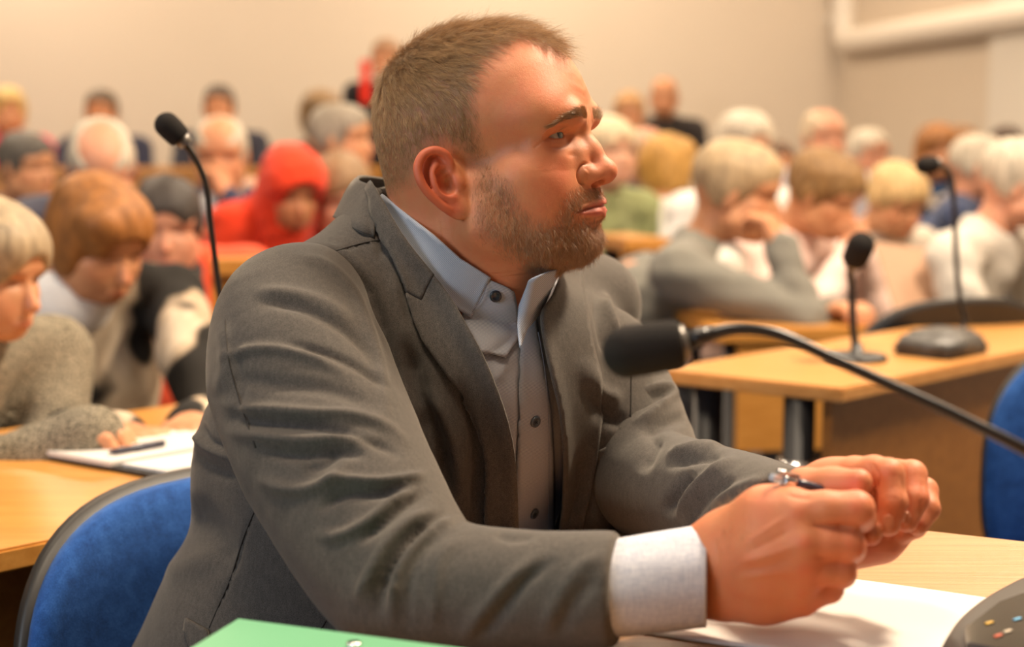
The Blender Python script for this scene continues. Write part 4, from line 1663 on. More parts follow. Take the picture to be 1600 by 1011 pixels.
body.polygons.foreach_set('use_smooth', np.ones(len(body.polygons), dtype=bool))
old = man.data
man.data = body
bpy.data.meshes.remove(old)

# finger nails
NAIL = mat('nail', (0.60, 0.235, 0.125, 1), 0.3)
hb = BVHTree.FromPolygons([tuple(v_) for v_ in VL], [tuple(int(i) for i in q) for q in QL])
for ol in ([(1381, 806), (1389, 804), (1395, 808), (1396, 820), (1390, 828), (1383, 826), (1380, 816)],
           [(1411, 801), (1419, 800), (1423, 806), (1421, 816), (1415, 821), (1410, 817)],
           [(1355, 829), (1361, 826), (1367, 829), (1367, 837), (1361, 841), (1355, 837)]):
    patch('fingernail', smooth_poly(ol + ol[:1], 3)[:-1], hb, 0.0004, NAIL, man, 0.0006, step=2.0)

# dark hairs on the near wrist
tri_ = np_mesh('h', VR, QR)
HVr, HNr = mesh_np(tri_)
bpy.data.meshes.remove(tri_)
pxr = project(HVr)
dens = np.exp(-((pxr[:, 0] - 1135) / 34) ** 2) * (front(HVr, HNr) > 0.1) * np.clip((pxr[:, 0] - 1100) / 15, 0, 1) * np.clip((880 - pxr[:, 1]) / 40, 0.08, 1)
p, n = sample_surface(HVr, HNr, QR, dens, 380)
d = np.tile(np.array((0.55, -0.2, -0.6)), (len(p), 1))
d = d - n * (d * n).sum(1)[:, None]
strands('arm_hair', p, d + n * 0.35, RNG.uniform(0.004, 0.009, len(p)), n, HAIRM, man, seg=4, r0=0.00005, bend=0.2, jitter=0.3)

# pen held in the fist: clear clip and dark barrel
PENB = mat('pen_barrel', (0.03, 0.03, 0.05, 1), 0.25)
PENC = mat('pen_metal', (0.75, 0.76, 0.80, 1), 0.15, 1.0)
PENG = mat('pen_clear', (0.75, 0.85, 0.95, 1), 0.08)
PENG.node_tree.nodes['Principled BSDF'].inputs['Transmission Weight'].default_value = 0.7
pen = empty('pen', P(1245, 760, 1.030))
tag(pen, 'ballpoint pen with shiny clear end held in the seated man\'s fist', 'pen')
iv = -Vector(pen.location)
a_, b_ = P(1222, 750, 1.022), P(1330, 778, 1.048)
dr = (b_ - a_) / np.linalg.norm(b_ - a_)


def pen_part(name, t0, t1, r0, r1, m):
    o = tube_obj(name, [a_ + dr * (t0 + (t1 - t0) * k / 4) - np.array(pen.location) for k in range(5)], [r0 + (r1 - r0) * k / 4 for k in range(5)], m, pen, 16)
    return o


pen_part('barrel', 0.010, 0.060, 0.0042, 0.0042, PENB)
pen_part('push_button', -0.010, 0.002, 0.0030, 0.0032, PENG)
pen_part('collar', 0.001, 0.011, 0.0048, 0.0045, PENC)
c_ = a_ + np.array((0, -0.001, 0.0062)) - np.array(pen.location)
tube_obj('clip', [c_ - dr * 0.004, c_ + dr * 0.002, c_ + dr * 0.016], [0.0016, 0.0018, 0.0012], PENC, pen, 10)

# ------------------------------------------------------------------ the desk he leans on
OAKL = wood('pale_oak', (0.36, 0.175, 0.070, 1), (0.54, 0.30, 0.14, 1), 0.30, (1.2, 60, 1), 0.25, math.radians(27))
OAKE = wood('oak_edge', (0.42, 0.20, 0.06, 1), (0.50, 0.26, 0.09, 1), 0.4, (1, 20, 20))
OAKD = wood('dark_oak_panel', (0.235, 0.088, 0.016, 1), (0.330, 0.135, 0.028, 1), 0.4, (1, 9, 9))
OAKM = wood('honey_oak', (0.48, 0.205, 0.040, 1), (0.60, 0.28, 0.065, 1), 0.3, (1, 12, 12), 0.05, math.radians(-44))
BLACKM = mat('black_metal', (0.012, 0.012, 0.013, 1), 0.4)
CHROME = mat('chrome', (0.8, 0.8, 0.8, 1), 0.15, 1.0)


def slab(name, outline, z1, th, m, parent, bev=0.003):
    bm = prism(outline, z1 - th, z1)
    bevel_bm(bm, bev, 2)
    return bm_obj(name, bm, m, parent)


def desk(label, outline, z, m_top, m_panel, th=0.025, legs=(), panels=(), group=None, leg_r=0.02):
    c = np.mean(outline, axis=0)
    r = empty('desk', (c[0], c[1], 0))
    tag(r, label, 'desk', group)
    rel = [(p[0] - c[0], p[1] - c[1]) for p in outline]
    slab('desktop', rel, z, th, m_top, r)
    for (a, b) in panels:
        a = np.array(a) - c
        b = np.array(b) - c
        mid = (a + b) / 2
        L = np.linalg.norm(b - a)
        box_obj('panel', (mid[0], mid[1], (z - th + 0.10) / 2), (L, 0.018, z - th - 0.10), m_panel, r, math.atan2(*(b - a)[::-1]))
    for lp in legs:
        o = lathe_obj('leg', [(0, 0), (leg_r * 1.6, 0.0), (leg_r * 1.6, 0.012), (leg_r, 0.02), (leg_r, z - th), (0, z - th)], BLACKM, r, 20, (lp[0] - c[0], lp[1] - c[1], 0))
    return r


ea, eb = PZ(1420, 825, TZ)[:2], PZ(1600, 845, TZ)[:2]
ed = (eb - ea) / np.linalg.norm(eb - ea)
s0 = PZ(925, 806, TZ)[:2]
sd = s0 - PZ(600, 1010, TZ)[:2]
sd /= np.linalg.norm(sd)
# corner where the side edge meets the end edge
Mx = np.array([[sd[0], -ed[0]], [sd[1], -ed[1]]])
tt = np.linalg.solve(Mx, ea - s0)
corner = s0 + sd * tt[0]
tbl = [tuple(corner), tuple(PZ(600, 1010, TZ)[:2]), tuple(PZ(360, 994, TZ)[:2]), tuple(PZ(305, 1030, TZ)[:2]), (-0.30, 0.70), (-0.28, 0.42), (1.35, 0.30), tuple(ea + ed * 1.25)]
desk('pale oak desk under the bearded man\'s forearms and the loose sheets', tbl[::-1], TZ, OAKL, OAKD, 0.028,
     legs=[(corner[0] + 0.02, corner[1] - 0.12), (1.25, 0.42), (1.35, 0.85), (-0.10, 0.55)])

# sheets of paper
PAPER = mat('paper', (0.66, 0.62, 0.58, 1), 0.6)
t = NT(PAPER)
n_ = t.noise(3, 1, t.coord())
t.l(t.ramp(n_.outputs['Fac'], [(0, (0.64, 0.60, 0.56, 1)), (1, (0.70, 0.66, 0.62, 1))]), t.b.inputs['Base Color'])


def sheet(label, corners, z, m=None, group=None, curl=0.004, name='paper_sheet', cat='paper', th=0.0006):
    cs = [np.array(c_, float) for c_ in corners]
    n_ = 14
    V_, Q_ = [], []
    cen = sum(cs) / 4
    for i in range(n_ + 1):
        for j in range(n_ + 1):
            u, w_ = i / n_, j / n_
            p_ = cs[0] * (1 - u) * (1 - w_) + cs[1] * u * (1 - w_) + cs[2] * u * w_ + cs[3] * (1 - u) * w_
            h_ = curl * (math.sin(u * 3.1) * 0.6 + math.sin(w_ * 5 + u * 2) * 0.25 + 0.3)
            V_.append((p_[0] - cen[0], p_[1] - cen[1], max(0.0006, h_)))
    Q_ = [(i * (n_ + 1) + j, (i + 1) * (n_ + 1) + j, (i + 1) * (n_ + 1) + j + 1, i * (n_ + 1) + j + 1) for i in range(n_) for j in range(n_)]
    o = link(name, py_mesh(name, V_, Q_), m or PAPER)
    o.location = (cen[0], cen[1], z)
    md_ = o.modifiers.new('thickness', 'SOLIDIFY')
    md_.thickness = th
    md_.offset = 1
    tag(o, label, cat, group)
    return o


p1 = PZ(1316, 908, TZ)[:2]
p2 = PZ(1552, 938, TZ)[:2]
ux = (p2 - p1) / np.linalg.norm(p2 - p1)
uy = np.array((-ux[1], ux[0]))
sheet('white sheet of paper under the near fist of the bearded man', [p2 - ux * 0.297, p2, p2 - uy * 0.205, p2 - ux * 0.297 - uy * 0.205], TZ, curl=0.003)

# green folder in the foreground
GREEN = mat('green_card', (0.15, 0.40, 0.225, 1), 0.35)
GREEND = mat('green_card_inside', (0.16, 0.40, 0.22, 1), 0.5)
fz = TZ + 0.034
fa, fb, fc_ = PZ(372, 966, fz)[:2], PZ(690, 1008, fz)[:2], PZ(296, 1013, fz)[:2]
fu = (fb - fa) / np.linalg.norm(fb - fa)
fv = (fc_ - fa) / np.linalg.norm(fc_ - fa)
fo = empty('folder', (fa[0], fa[1], TZ))
tag(fo, 'green ring binder lying in front of the bearded man\'s elbow', 'folder')
ol = [np.zeros(2), fu * 0.31, fu * 0.31 + fv * 0.25, fv * 0.25]
slab('cover', [tuple(p_) for p_ in ol[::-1]], 0.034, 0.0025, GREEN, fo, 0.0008)
slab('cover', [tuple(p_) for p_ in ol[::-1]], 0.0030, 0.0025, GREEND, fo, 0.0008)
slab('paper_block', [tuple(p_) for p_ in [fu * 0.01 + fv * 0.006, fu * 0.29 + fv * 0.006, fu * 0.29 + fv * 0.24, fu * 0.01 + fv * 0.24]][::-1], 0.031, 0.027, PAPER, fo, 0.0005)
rc = PZ(553, 1008, fz)[:2] - fa
lathe_obj('rivet', [(0, 0.0026), (0.0035, 0.0026), (0.0050, 0.0020), (0.0058, 0.0), (0, 0.0)], CHROME, fo, 24, (rc[0], rc[1], 0.034))
hole_m = mat('hole_shade', (0.02, 0.02, 0.02, 1), 0.6)  # black for a solid disc that paints the shade inside the rivet
lathe_obj('rivet_hole_shade', [(0, 0.0030), (0.0022, 0.0030), (0.0022, 0.0), (0, 0.0)], hole_m, fo, 16, (rc[0], rc[1], 0.034))

# ------------------------------------------------------------------ microphones
FOAM = mat('windscreen_foam', (0.022, 0.019, 0.017, 1), 0.95, spec=0.15)
t = NT(FOAM)
t.bump(t.noise(900, 3, t.coord()).outputs['Fac'], 0.8, 0.001)
GOOSE = mat('gooseneck', (0.018, 0.015, 0.014, 1), 0.32)
PLAST = mat('grey_plastic', (0.06, 0.055, 0.05, 1), 0.42)
SILVER = mat('grey_collar', (0.20, 0.18, 0.16, 1), 0.35, 0.5)


def windscreen(parent, a, b, r, origin):
    "foam cover from the rounded tip a to the open end b"
    a, b = np.array(a), np.array(b)
    L = np.linalg.norm(b - a)
    prof = [(0, 0)] + [(r * math.sin(k * math.pi / 20), r * 0.95 * (1 - math.cos(k * math.pi / 20))) for k in range(1, 10)] + [(r, r), (r * 1.0, L * 0.6), (r * 0.95, L * 0.93), (r * 0.86, L), (0, L)]
    return lathe_obj('windscreen', prof, FOAM, parent, 36, a - origin, (b - a) / L)


# the one in the foreground, its base runs out of the frame at lower right
mic = empty('conference_microphone', PZ(1640, 1000, TZ))
tag(mic, 'gooseneck microphone in the foreground pointing at the man, on its console', 'microphone')
mo = np.array(mic.location)
windscreen(mic, P(941, 556, 0.905), P(1064, 537, 0.905), 0.0168, mo)
nk = spline([P(1060, 538, 0.905), P(1110, 522, 0.905), P(1160, 514, 0.903), P(1220, 524, 0.90), P(1300, 560, 0.895), P(1400, 606, 0.89), P(1500, 652, 0.885), P(1600, 702, 0.88),
             P(1700, 760, 0.90), P(1765, 830, 0.94), P(1790, 930, 0.985), P(1792, 990, 1.000)], 8)
rn = np.interp(np.linspace(0, 1, len(nk)), [0, 0.09, 0.10, 0.14, 0.30, 1], [0.0048, 0.0052, 0.0046, 0.0044, 0.0036, 0.0042])
tube_obj('gooseneck', nk - mo, rn, GOOSE, mic, 20)
ca, cb = P(1061, 538, 0.905), P(1074, 534, 0.905)
tube_obj('collar', [ca - mo, cb - mo], [0.0135, 0.0115], SILVER, mic, 24)
tube_obj('capsule_tube', [P(1074, 533, 0.905) - mo, P(1112, 521, 0.905) - mo], [0.0072, 0.0050], GOOSE, mic, 20)
# console body: wedge with a rounded rim
ck = [PZ(1468, 1030, TZ), PZ(1500, 985, TZ), PZ(1548, 940, TZ), PZ(1600, 908, TZ), PZ(1680, 890, TZ)]
pts_c = [(1466, 1050), (1484, 1022), (1512, 994), (1552, 966), (1604, 940), (1680, 915), (1780, 905), (1850, 920), (1900, 1000), (1860, 1130), (1700, 1180), (1560, 1150)]
ring = spline(np.array([PZ(x, y, TZ)[:2] for x, y in pts_c + pts_c[:1]]), 5)[:-1]
cen = ring.mean(0)
V_, Q_ = [], []
levels = [(1.0, 0.0), (1.0, 0.010), (0.985, 0.018), (0.95, 0.024), (0.90, 0.0265), (0.80, 0.029), (0.0, 0.036)]
for s_, h_ in levels:
    for p_ in ring:
        q_ = cen + (p_ - cen) * s_
        V_.append((q_[0] - mo[0], q_[1] - mo[1], h_))
nr = len(ring)
for i in range(len(levels) - 1):
    for j in range(nr):
        Q_.append((i * nr + j, i * nr + (j + 1) % nr, (i + 1) * nr + (j + 1) % nr, (i + 1) * nr + j))
Q_.append(tuple(range(nr))[::-1])
me = py_mesh('base', V_, Q_)
bm = bmesh.new()
bm.from_mesh(me)
bmesh.ops.remove_doubles(bm, verts=bm.verts, dist=1e-6)
bmesh.ops.recalc_face_normals(bm, faces=bm.faces)
bm.to_mesh(me)
bm.free()
base = link('base', me, PLAST, mic)
# its display panel with small coloured keys
DISP = mat('glossy_panel', (0.03, 0.025, 0.02, 1), 0.06)
KEY = {'y': mat('yellow_key', (0.70, 0.42, 0.04, 1), 0.3), 'b': mat('blue_key', (0.12, 0.45, 0.75, 1), 0.3), 'r': mat('red_key', (0.65, 0.10, 0.04, 1), 0.3), 'w': mat('pale_key', (0.65, 0.55, 0.42, 1), 0.3)}
pz = TZ + 0.031
pan = [PZ(x, y, pz)[:2] - mo[:2] for x, y in ((1508, 985), (1560, 945), (1615, 925), (1720, 925), (1720, 1030), (1560, 1020), (1510, 1010))]
slab('display', [tuple(p_) for p_ in pan], 0.034, 0.012, DISP, mic, 0.001)
for x, y, kk in ((1546, 972, 'y'), (1590, 966, 'b'), (1575, 985, 'w'), (1610, 955, 'b'), (1560, 992, 'r')):
    c_ = PZ(x, y, pz + 0.004) - mo
    box_obj('key', (c_[0], c_[1], 0.0343), (0.009, 0.0035, 0.0012), KEY[kk], mic, math.radians(35), 0.0006)
# ------------------------------------------------------------------ chairs like the one he sits on
BLUE = mat('blue_upholstery', (0.012, 0.060, 0.235, 1), 0.85, spec=0.2)
t = NT(BLUE)
n1 = t.noise(700, 3, t.coord(), 0.7)
n2 = t.noise(55, 4, t.coord(), 0.7)
f_ = t.math('ADD', t.math('MULTIPLY', n1.outputs['Fac'], 0.5), t.math('MULTIPLY', n2.outputs['Fac'], 0.5))
t.l(t.ramp(f_, [(0.36, (0.006, 0.035, 0.150, 1)), (0.5, (0.012, 0.065, 0.250, 1)), (0.66, (0.030, 0.115, 0.380, 1))]), t.b.inputs['Base Color'])
t.bump(f_, 0.6, 0.0012)
t.b.inputs['Sheen Weight'].default_value = 0.4
t.b.inputs['Sheen Tint'].default_value = (0.3, 0.5, 1.0, 1)
SHELL = mat('black_shell', (0.022, 0.020, 0.018, 1), 0.5)
SHELL2 = mat('black_upholstery', (0.02, 0.019, 0.018, 1), 0.8)


def chair(label, loc, face, group=None, pad=None, top=0.79, hw=0.235, hh=0.215):
    "face: direction the sitter looks, radians"
    pad = pad or BLUE
    r = empty('office_chair', (loc[0], loc[1], 0), face - math.pi / 2)
    tag(r, label, 'chair', group)

    def pillow(nm, w, h, n_exp, thick, depth0, cz, m, curve=0.05, bulge=0.012, grow=0.0):
        V_, Q_ = [], []
        na, nr_ = 72, 12
        for side in (0, 1):
            for i in range(nr_ + 1):
                rr = i / nr_
                for j in range(na):
                    a = 2 * math.pi * j / na
                    ca_, sa_ = math.cos(a), math.sin(a)
                    x = (w + grow) * math.copysign(abs(ca_) ** (2 / n_exp), ca_) * rr
                    z = (h + grow) * math.copysign(abs(sa_) ** (2 / n_exp), sa_) * rr
                    bl = bulge * (1 - rr ** 4)
                    y = depth0 + curve * (x / w) ** 2 - 0.05 * (z / h) ** 2 * 0.4 - z * 0.12
                    y += (thick / 2 + bl) if side == 0 else -(thick / 2 + bl * 0.3)
                    V_.append((x, y, cz + z))
        st = (nr_ + 1) * na
        for side in (0, 1):
            for i in range(nr_):
                for j in range(na):
                    q = [side * st + i * na + j, side * st + i * na + (j + 1) % na, side * st + (i + 1) * na + (j + 1) % na, side * st + (i + 1) * na + j]
                    Q_.append(q)
        for j in range(na):
            Q_.append([nr_ * na + j, nr_ * na + (j + 1) % na, st + nr_ * na + (j + 1) % na, st + nr_ * na + j])
        me_ = py_mesh(nm, V_, Q_)
        bm_ = bmesh.new()
        bm_.from_mesh(me_)
        bmesh.ops.remove_doubles(bm_, verts=bm_.verts, dist=1e-5)
        bmesh.ops.recalc_face_normals(bm_, faces=bm_.faces)
        bm_.to_mesh(me_)
        bm_.free()
        return link(nm, me_, m, r)
    cz_ = top - hh
    pillow('backrest', hw, hh, 2.7, 0.026, -0.215, cz_, pad)
    pillow('back_shell', hw, hh, 2.7, 0.018, -0.230, cz_, SHELL, grow=0.006, bulge=0.004)
    # seat
    bm_ = bmesh.new()
    bmesh.ops.create_cube(bm_, size=1.0)
    bmesh.ops.transform(bm_, matrix=Matrix.Translation((0, 0.03, 0.445)) @ Matrix.Diagonal((0.46, 0.44, 0.06, 1)), verts=bm_.verts)
    bevel_bm(bm_, 0.028, 4)
    bm_obj('seat', bm_, pad, r, True)
    for sx in (-1, 1):
        tube_obj('leg', spline([(sx * 0.235, 0.235, 0.0), (sx * 0.225, 0.215, 0.20), (sx * 0.215, 0.20, 0.40), (sx * 0.20, 0.10, 0.415)], 5), 0.0115, BLACKM, r, 12)
        tube_obj('leg', spline([(sx * 0.235, -0.26, 0.0), (sx * 0.225, -0.22, 0.25), (sx * 0.215, -0.20, 0.42), (sx * 0.20, -0.10, 0.415)], 5), 0.0115, BLACKM, r, 12)
        tube_obj('back_support', spline([(sx * 0.16, -0.10, 0.415), (sx * 0.16, -0.235, 0.43), (sx * 0.15, -0.262, 0.52), (sx * 0.14, -0.255, 0.64)], 5), 0.010, BLACKM, r, 12)
    return r


chair('blue office chair with black rim under the bearded man', (-0.172, 1.380), math.radians(-45), 'blue office chairs', top=0.752, hw=0.250)
chair('blue office chair with black rim at right edge before the corner desk', (0.900, 1.915), math.radians(-108), 'blue office chairs', top=0.83)
chair('blue office chair half hidden behind the bearded man\'s far arm', (0.19, 1.98), math.radians(100), 'blue office chairs', top=0.70)

# ------------------------------------------------------------------ desk behind him with writing pad and microphone
g45 = np.array((math.cos(math.radians(45)), math.sin(math.radians(45))))
n45 = np.array((-g45[1], g45[0]))
TY = 0.700
L0 = PZ(0, 860, TY)[:2]
lo_ = [L0 - g45 * 0.55, L0 + g45 * 1.15, L0 + g45 * 1.15 + n45 * 0.62, L0 - g45 * 0.55 + n45 * 0.62]
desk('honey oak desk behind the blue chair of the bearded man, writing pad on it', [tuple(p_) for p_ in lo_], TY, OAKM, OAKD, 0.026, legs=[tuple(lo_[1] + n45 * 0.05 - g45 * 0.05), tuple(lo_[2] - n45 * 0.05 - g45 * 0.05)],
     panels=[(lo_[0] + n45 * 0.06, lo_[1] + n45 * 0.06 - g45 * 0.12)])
pa, pb, pc_ = PZ(40, 713, TY)[:2], PZ(190, 740, TY)[:2], PZ(226, 684, TY)[:2]
pv = (pc_ - pa) / np.linalg.norm(pc_ - pa)
pu = (pb - pa) / np.linalg.norm(pb - pa)
pad_o = empty('writing_pad', (pa[0], pa[1], TY))
tag(pad_o, 'open writing pad with white pages in front of the women at left', 'notepad')
slab('cover', [tuple(p_) for p_ in [pu * 0.27, pu * 0.27 + pv * 0.42, pv * 0.42, -pu * 0.004]], 0.006, 0.0045, SHELL, pad_o, 0.001)
slab('page_block', [tuple(p_) for p_ in [pu * 0.17 + pv * 0.0, pu * 0.17 + pv * 0.40, pv * 0.40, pv * 0.0]], 0.013, 0.007, PAPER, pad_o, 0.001)
slab('page_block', [tuple(p_) for p_ in [pu * 0.26 + pv * 0.012, pu * 0.26 + pv * 0.40, pu * 0.175 + pv * 0.40, pu * 0.175 + pv * 0.012]], 0.010, 0.004, PAPER, pad_o, 0.001)
b1, b2 = PZ(170, 707, TY + 0.018), PZ(256, 692, TY + 0.018)
bp = tube_obj('pen', [b1, b1 + (b2 - b1) * 0.1, b1 + (b2 - b1) * 0.45, b1 + (b2 - b1) * 0.5, b2], [0.0015, 0.004, 0.0042, 0.0050, 0.0046], PENB, None, 14)
tag(bp, 'black pen lying on the open writing pad', 'pen')

# slim gooseneck microphone on that desk
def stand_mic(label, base_pt, pts, tip, rs, base_r=0.045, rod=0.0042, base='disc', group=None):
    r = empty('gooseneck_microphone', base_pt)
    tag(r, label, 'microphone', group)
    o = np.array(base_pt)
    sp_ = spline([np.array(base_pt) + (0, 0, 0.012)] + list(pts), 6)
    tube_obj('gooseneck', sp_ - o, np.interp(np.linspace(0, 1, len(sp_)), [0, 0.8, 0.93, 1], [rod, rod * 0.85, rod * 0.9, rod * 1.5]), GOOSE, r, 14)
    windscreen(r, tip, pts[-1], rs, o)
    d_ = (np.array(pts[-1]) - np.array(tip))
    d_ = d_ / np.linalg.norm(d_)
    e_ = np.array(pts[-1])
    tube_obj('collar', [e_ - d_ * 0.001 - o, e_ + d_ * 0.010 - o], [rs * 0.72, rs * 0.6], SILVER, r, 18)
    if base == 'disc':
        lathe_obj('base', [(0, 0), (base_r, 0), (base_r, 0.006), (base_r * 0.9, 0.010), (0.012, 0.014), (0.010, 0.03), (0, 0.03)], BLACKM, r, 32)
    else:
        bm_ = bmesh.new()
        bmesh.ops.create_cube(bm_, size=1.0)
        bmesh.ops.transform(bm_, matrix=Matrix.Rotation(base[2], 4, 'Z') @ Matrix.Translation((0, 0, 0.022)) @ Matrix.Diagonal((base[0], base[1], 0.044, 1)), verts=bm_.verts)
        for v_ in bm_.verts:
            if v_.co.z > 0.03:
                v_.co.x *= 0.70
                v_.co.y *= 0.72
        bevel_bm(bm_, 0.010, 3)
        bm_obj('base', bm_, PLAST, r, True)
    return r


mb = np.array((-0.355, 1.82, TY))
stand_mic('slim gooseneck microphone standing at left behind the man\'s shoulder', mb,
          [P(352, 560, 1.80), P(347, 487, 1.78), P(338, 420, 1.77), P(329, 350, 1.75), P(322, 290, 1.74), P(305, 248, 1.73), P(282, 216, 1.72)], P(247, 181, 1.71), 0.0152, rod=0.0042)

# ------------------------------------------------------------------ corner desk at right with its microphones
C0 = PZ(1315, 607, TZ)[:2]
u1 = PZ(1595, 549, TZ)[:2] - C0
u1 /= np.linalg.norm(u1)
u2 = PZ(1052, 579, TZ)[:2] - C0
u2 /= np.linalg.norm(u2)
OAKR = wood('warm_oak', (0.50, 0.22, 0.055, 1), (0.62, 0.31, 0.095, 1), 0.28, (1, 12, 12), 0.05, math.radians(-44))
cor = [C0, C0 + u1 * 1.5, C0 + u1 * 1.5 + u2 * 0.34, C0 + u2 * 0.34]
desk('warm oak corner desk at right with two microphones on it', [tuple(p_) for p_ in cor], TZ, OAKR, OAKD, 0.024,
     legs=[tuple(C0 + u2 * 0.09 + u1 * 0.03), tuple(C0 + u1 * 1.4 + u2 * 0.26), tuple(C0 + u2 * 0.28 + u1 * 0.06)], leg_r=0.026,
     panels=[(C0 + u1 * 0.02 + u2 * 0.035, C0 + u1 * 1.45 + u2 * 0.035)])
lr = C0 + u2 * 0.09 + u1 * 0.03
band = lathe_obj('leg_collar', [(0.0, 0.585), (0.034, 0.585), (0.034, 0.612), (0, 0.612)], CHROME, None, 24, (0, 0, 0))
for o in bpy.data.objects:
    if o.get('label', '').startswith('warm oak corner desk'):
        band.parent = o
        band.location = (lr[0] - o.location[0], lr[1] - o.location[1], 0)
m1 = PZ(1338, 562, TZ)
stand_mic('short black microphone with round foam ball on the corner desk, pointing up', m1,
          [P(1333, 510, 2.53), P(1331, 450, 2.53), P(1328, 425, 2.52), P(1334, 408, 2.50)], P(1352, 368, 2.46), 0.024, 0.055, 0.0075)
m2 = PZ(1470, 552, TZ)
stand_mic('tall thin gooseneck microphone on a wedge console at right on the corner desk', m2,
          [P(1505, 512, 2.66), P(1500, 470, 2.66), P(1494, 400, 2.66), P(1491, 320, 2.66), P(1484, 272, 2.65), P(1462, 256, 2.64)], P(1432, 260, 2.63), 0.016, rod=0.0055, base=(0.17, 0.13, math.radians(44)))

# ------------------------------------------------------------------ room
def wall_mat(name, c1, c2):
    m = mat(name, c1, 0.9, spec=0.1)
    t = NT(m)
    n_ = t.noise(0.6, 3, t.coord())
    t.l(t.ramp(n_.outputs['Fac'], [(0.3, c1), (0.7, c2)]), t.b.inputs['Base Color'])
    g_ = t.noise(220, 2, t.coord())
    t.bump(g_.outputs['Fac'], 0.08, 0.002)
    return m


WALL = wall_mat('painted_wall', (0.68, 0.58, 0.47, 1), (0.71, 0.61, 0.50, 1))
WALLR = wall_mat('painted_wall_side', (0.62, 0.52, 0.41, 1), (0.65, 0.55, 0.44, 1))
CEIL = wall_mat('ceiling_paint', (0.72, 0.70, 0.66, 1), (0.76, 0.73, 0.69, 1))
FLOORM = mat('grey_vinyl', (0.10, 0.085, 0.07, 1), 0.5)
t = NT(FLOORM)
t.l(t.ramp(t.noise(30, 4, t.coord()).outputs['Fac'], [(0.35, (0.07, 0.06, 0.05, 1)), (0.65, (0.12, 0.10, 0.085, 1))]), t.b.inputs['Base Color'])
# back wall runs slightly away to the right; side wall comes towards us
DB = 10.0
cr = P(1311, 300, DB)[:2]
bw = np.array((math.cos(math.radians(12)), math.sin(math.radians(12))))
bl = cr - bw * 9.5
sw = np.array((math.sin(math.radians(12)) * 1.0, -math.cos(math.radians(12)))) * 1.0
sr = cr + np.array((0.215, -0.977)) * 9.6


def wall(name, a, b, m, h=3.5, th=0.15, out=1):
    a, b = np.array(a), np.array(b)
    d_ = (b - a) / np.linalg.norm(b - a)
    n_ = np.array((-d_[1], d_[0])) * out * th
    bm_ = prism([tuple(a), tuple(b), tuple(b + n_), tuple(a + n_)], 0, h)
    o = bm_obj(name, bm_, m)
    o['kind'] = 'structure'
    return o


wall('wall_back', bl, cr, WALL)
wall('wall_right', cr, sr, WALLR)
fl = [tuple(bl + (-0.3, 0.3)), tuple(cr + (0.3, 0.4)), (cr[0] + 2.8, -2.8), (bl[0] - 0.3, -2.8)]
o = bm_obj('floor', prism(fl, -0.1, 0.0), FLOORM)
o['kind'] = 'structure'
o = bm_obj('ceiling', prism(fl, 3.5, 3.6), CEIL)
o['kind'] = 'structure'

# boxed pipe on the side wall with its upright, and the pale pilaster beside it
PIPE = mat('white_duct', (0.80, 0.72, 0.62, 1), 0.5)
wd = np.array((0.215, -0.977))
wn = np.array((-0.977, -0.215))


def on_wall(px_, py_):
    "point of the side wall seen at a pixel"
    r_ = ray(px_, py_)
    # solve cr + wd*s = r_xy * k
    M_ = np.array([[r_[0], -wd[0]], [r_[1], -wd[1]]])
    k_, s_ = np.linalg.solve(M_, cr)
    return np.array([0, 0, CZ]) + r_ * k_


wn3 = np.array((wn[0], wn[1], 0))
zc = [on_wall(1329, 70) + wn3 * 0.05, on_wall(1345, 68) + wn3 * 0.05]
p0 = on_wall(1332, 66) + wn3 * 0.06
p1_ = on_wall(1600, 26) + wn3 * 0.06
pz_ = p0[2]
p1_ = p1_.copy()
p1_[2] = pz_ + (p1_[2] - pz_) * 1.0
pr_ = 0.085
top_ = p0.copy()
top_[2] = 3.45
fillet = spline([top_, p0 + (0, 0, 0.5), p0 + (0, 0, 0.16), p0 + np.array((wd[0] * 0.03, wd[1] * 0.03, 0.03)), p0 + np.array((wd[0] * 0.16, wd[1] * 0.16, 0.0)), p0 * 0.5 + p1_ * 0.5, p1_, p1_ + (p1_ - p0) * 1.2], 6)
pipe = tube_obj('wall_pipe', fillet, pr_, PIPE, None, 20)
tag(pipe, 'thick white pipe running down and along the right wall', 'pipe')
zb = on_wall(1312, 32) + wn3 * 0.05
br = tube_obj('bracket', [zb, zb + wn3 * 0.05, zb + wn3 * 0.06 + np.array((wd[0], wd[1], 0)) * 0.1], 0.03, PIPE, pipe, 12)
PIL = wall_mat('pale_pilaster', (0.66, 0.60, 0.52, 1), (0.70, 0.64, 0.55, 1))
pa_ = on_wall(1556, 150)[:2]
pb_ = pa_ + wd * 2.2
bm_ = prism([tuple(pa_), tuple(pb_), tuple(pb_ + wn * 0.05), tuple(pa_ + wn * 0.05)], 0, 3.5)
o = bm_obj('trim_1', bm_, PIL)
o['kind'] = 'structure'
# ------------------------------------------------------------------ the audience
SK_CACHE = {}


def skin_of(tone):
    if tone not in SK_CACHE:
        b = {k_: tuple(c_ * 0.86 for c_ in v_) for k_, v_ in {'pale': (0.72, 0.42, 0.27), 'pink': (0.72, 0.36, 0.22), 'tan': (0.64, 0.31, 0.15), 'warm': (0.68, 0.34, 0.17), 'deep': (0.52, 0.24, 0.12)}.items()}[tone]
        SK_CACHE[tone] = skin_mat('skin_' + tone, (*b, 1), (b[0] * 0.95, b[1] * 0.62, b[2] * 0.55, 1), (0.08, 0.045, 0.03, 1), (b[0] * 0.8, b[1] * 0.42, b[2] * 0.42, 1), 0.05, 0.1)
    return SK_CACHE[tone]


HM_CACHE = {}


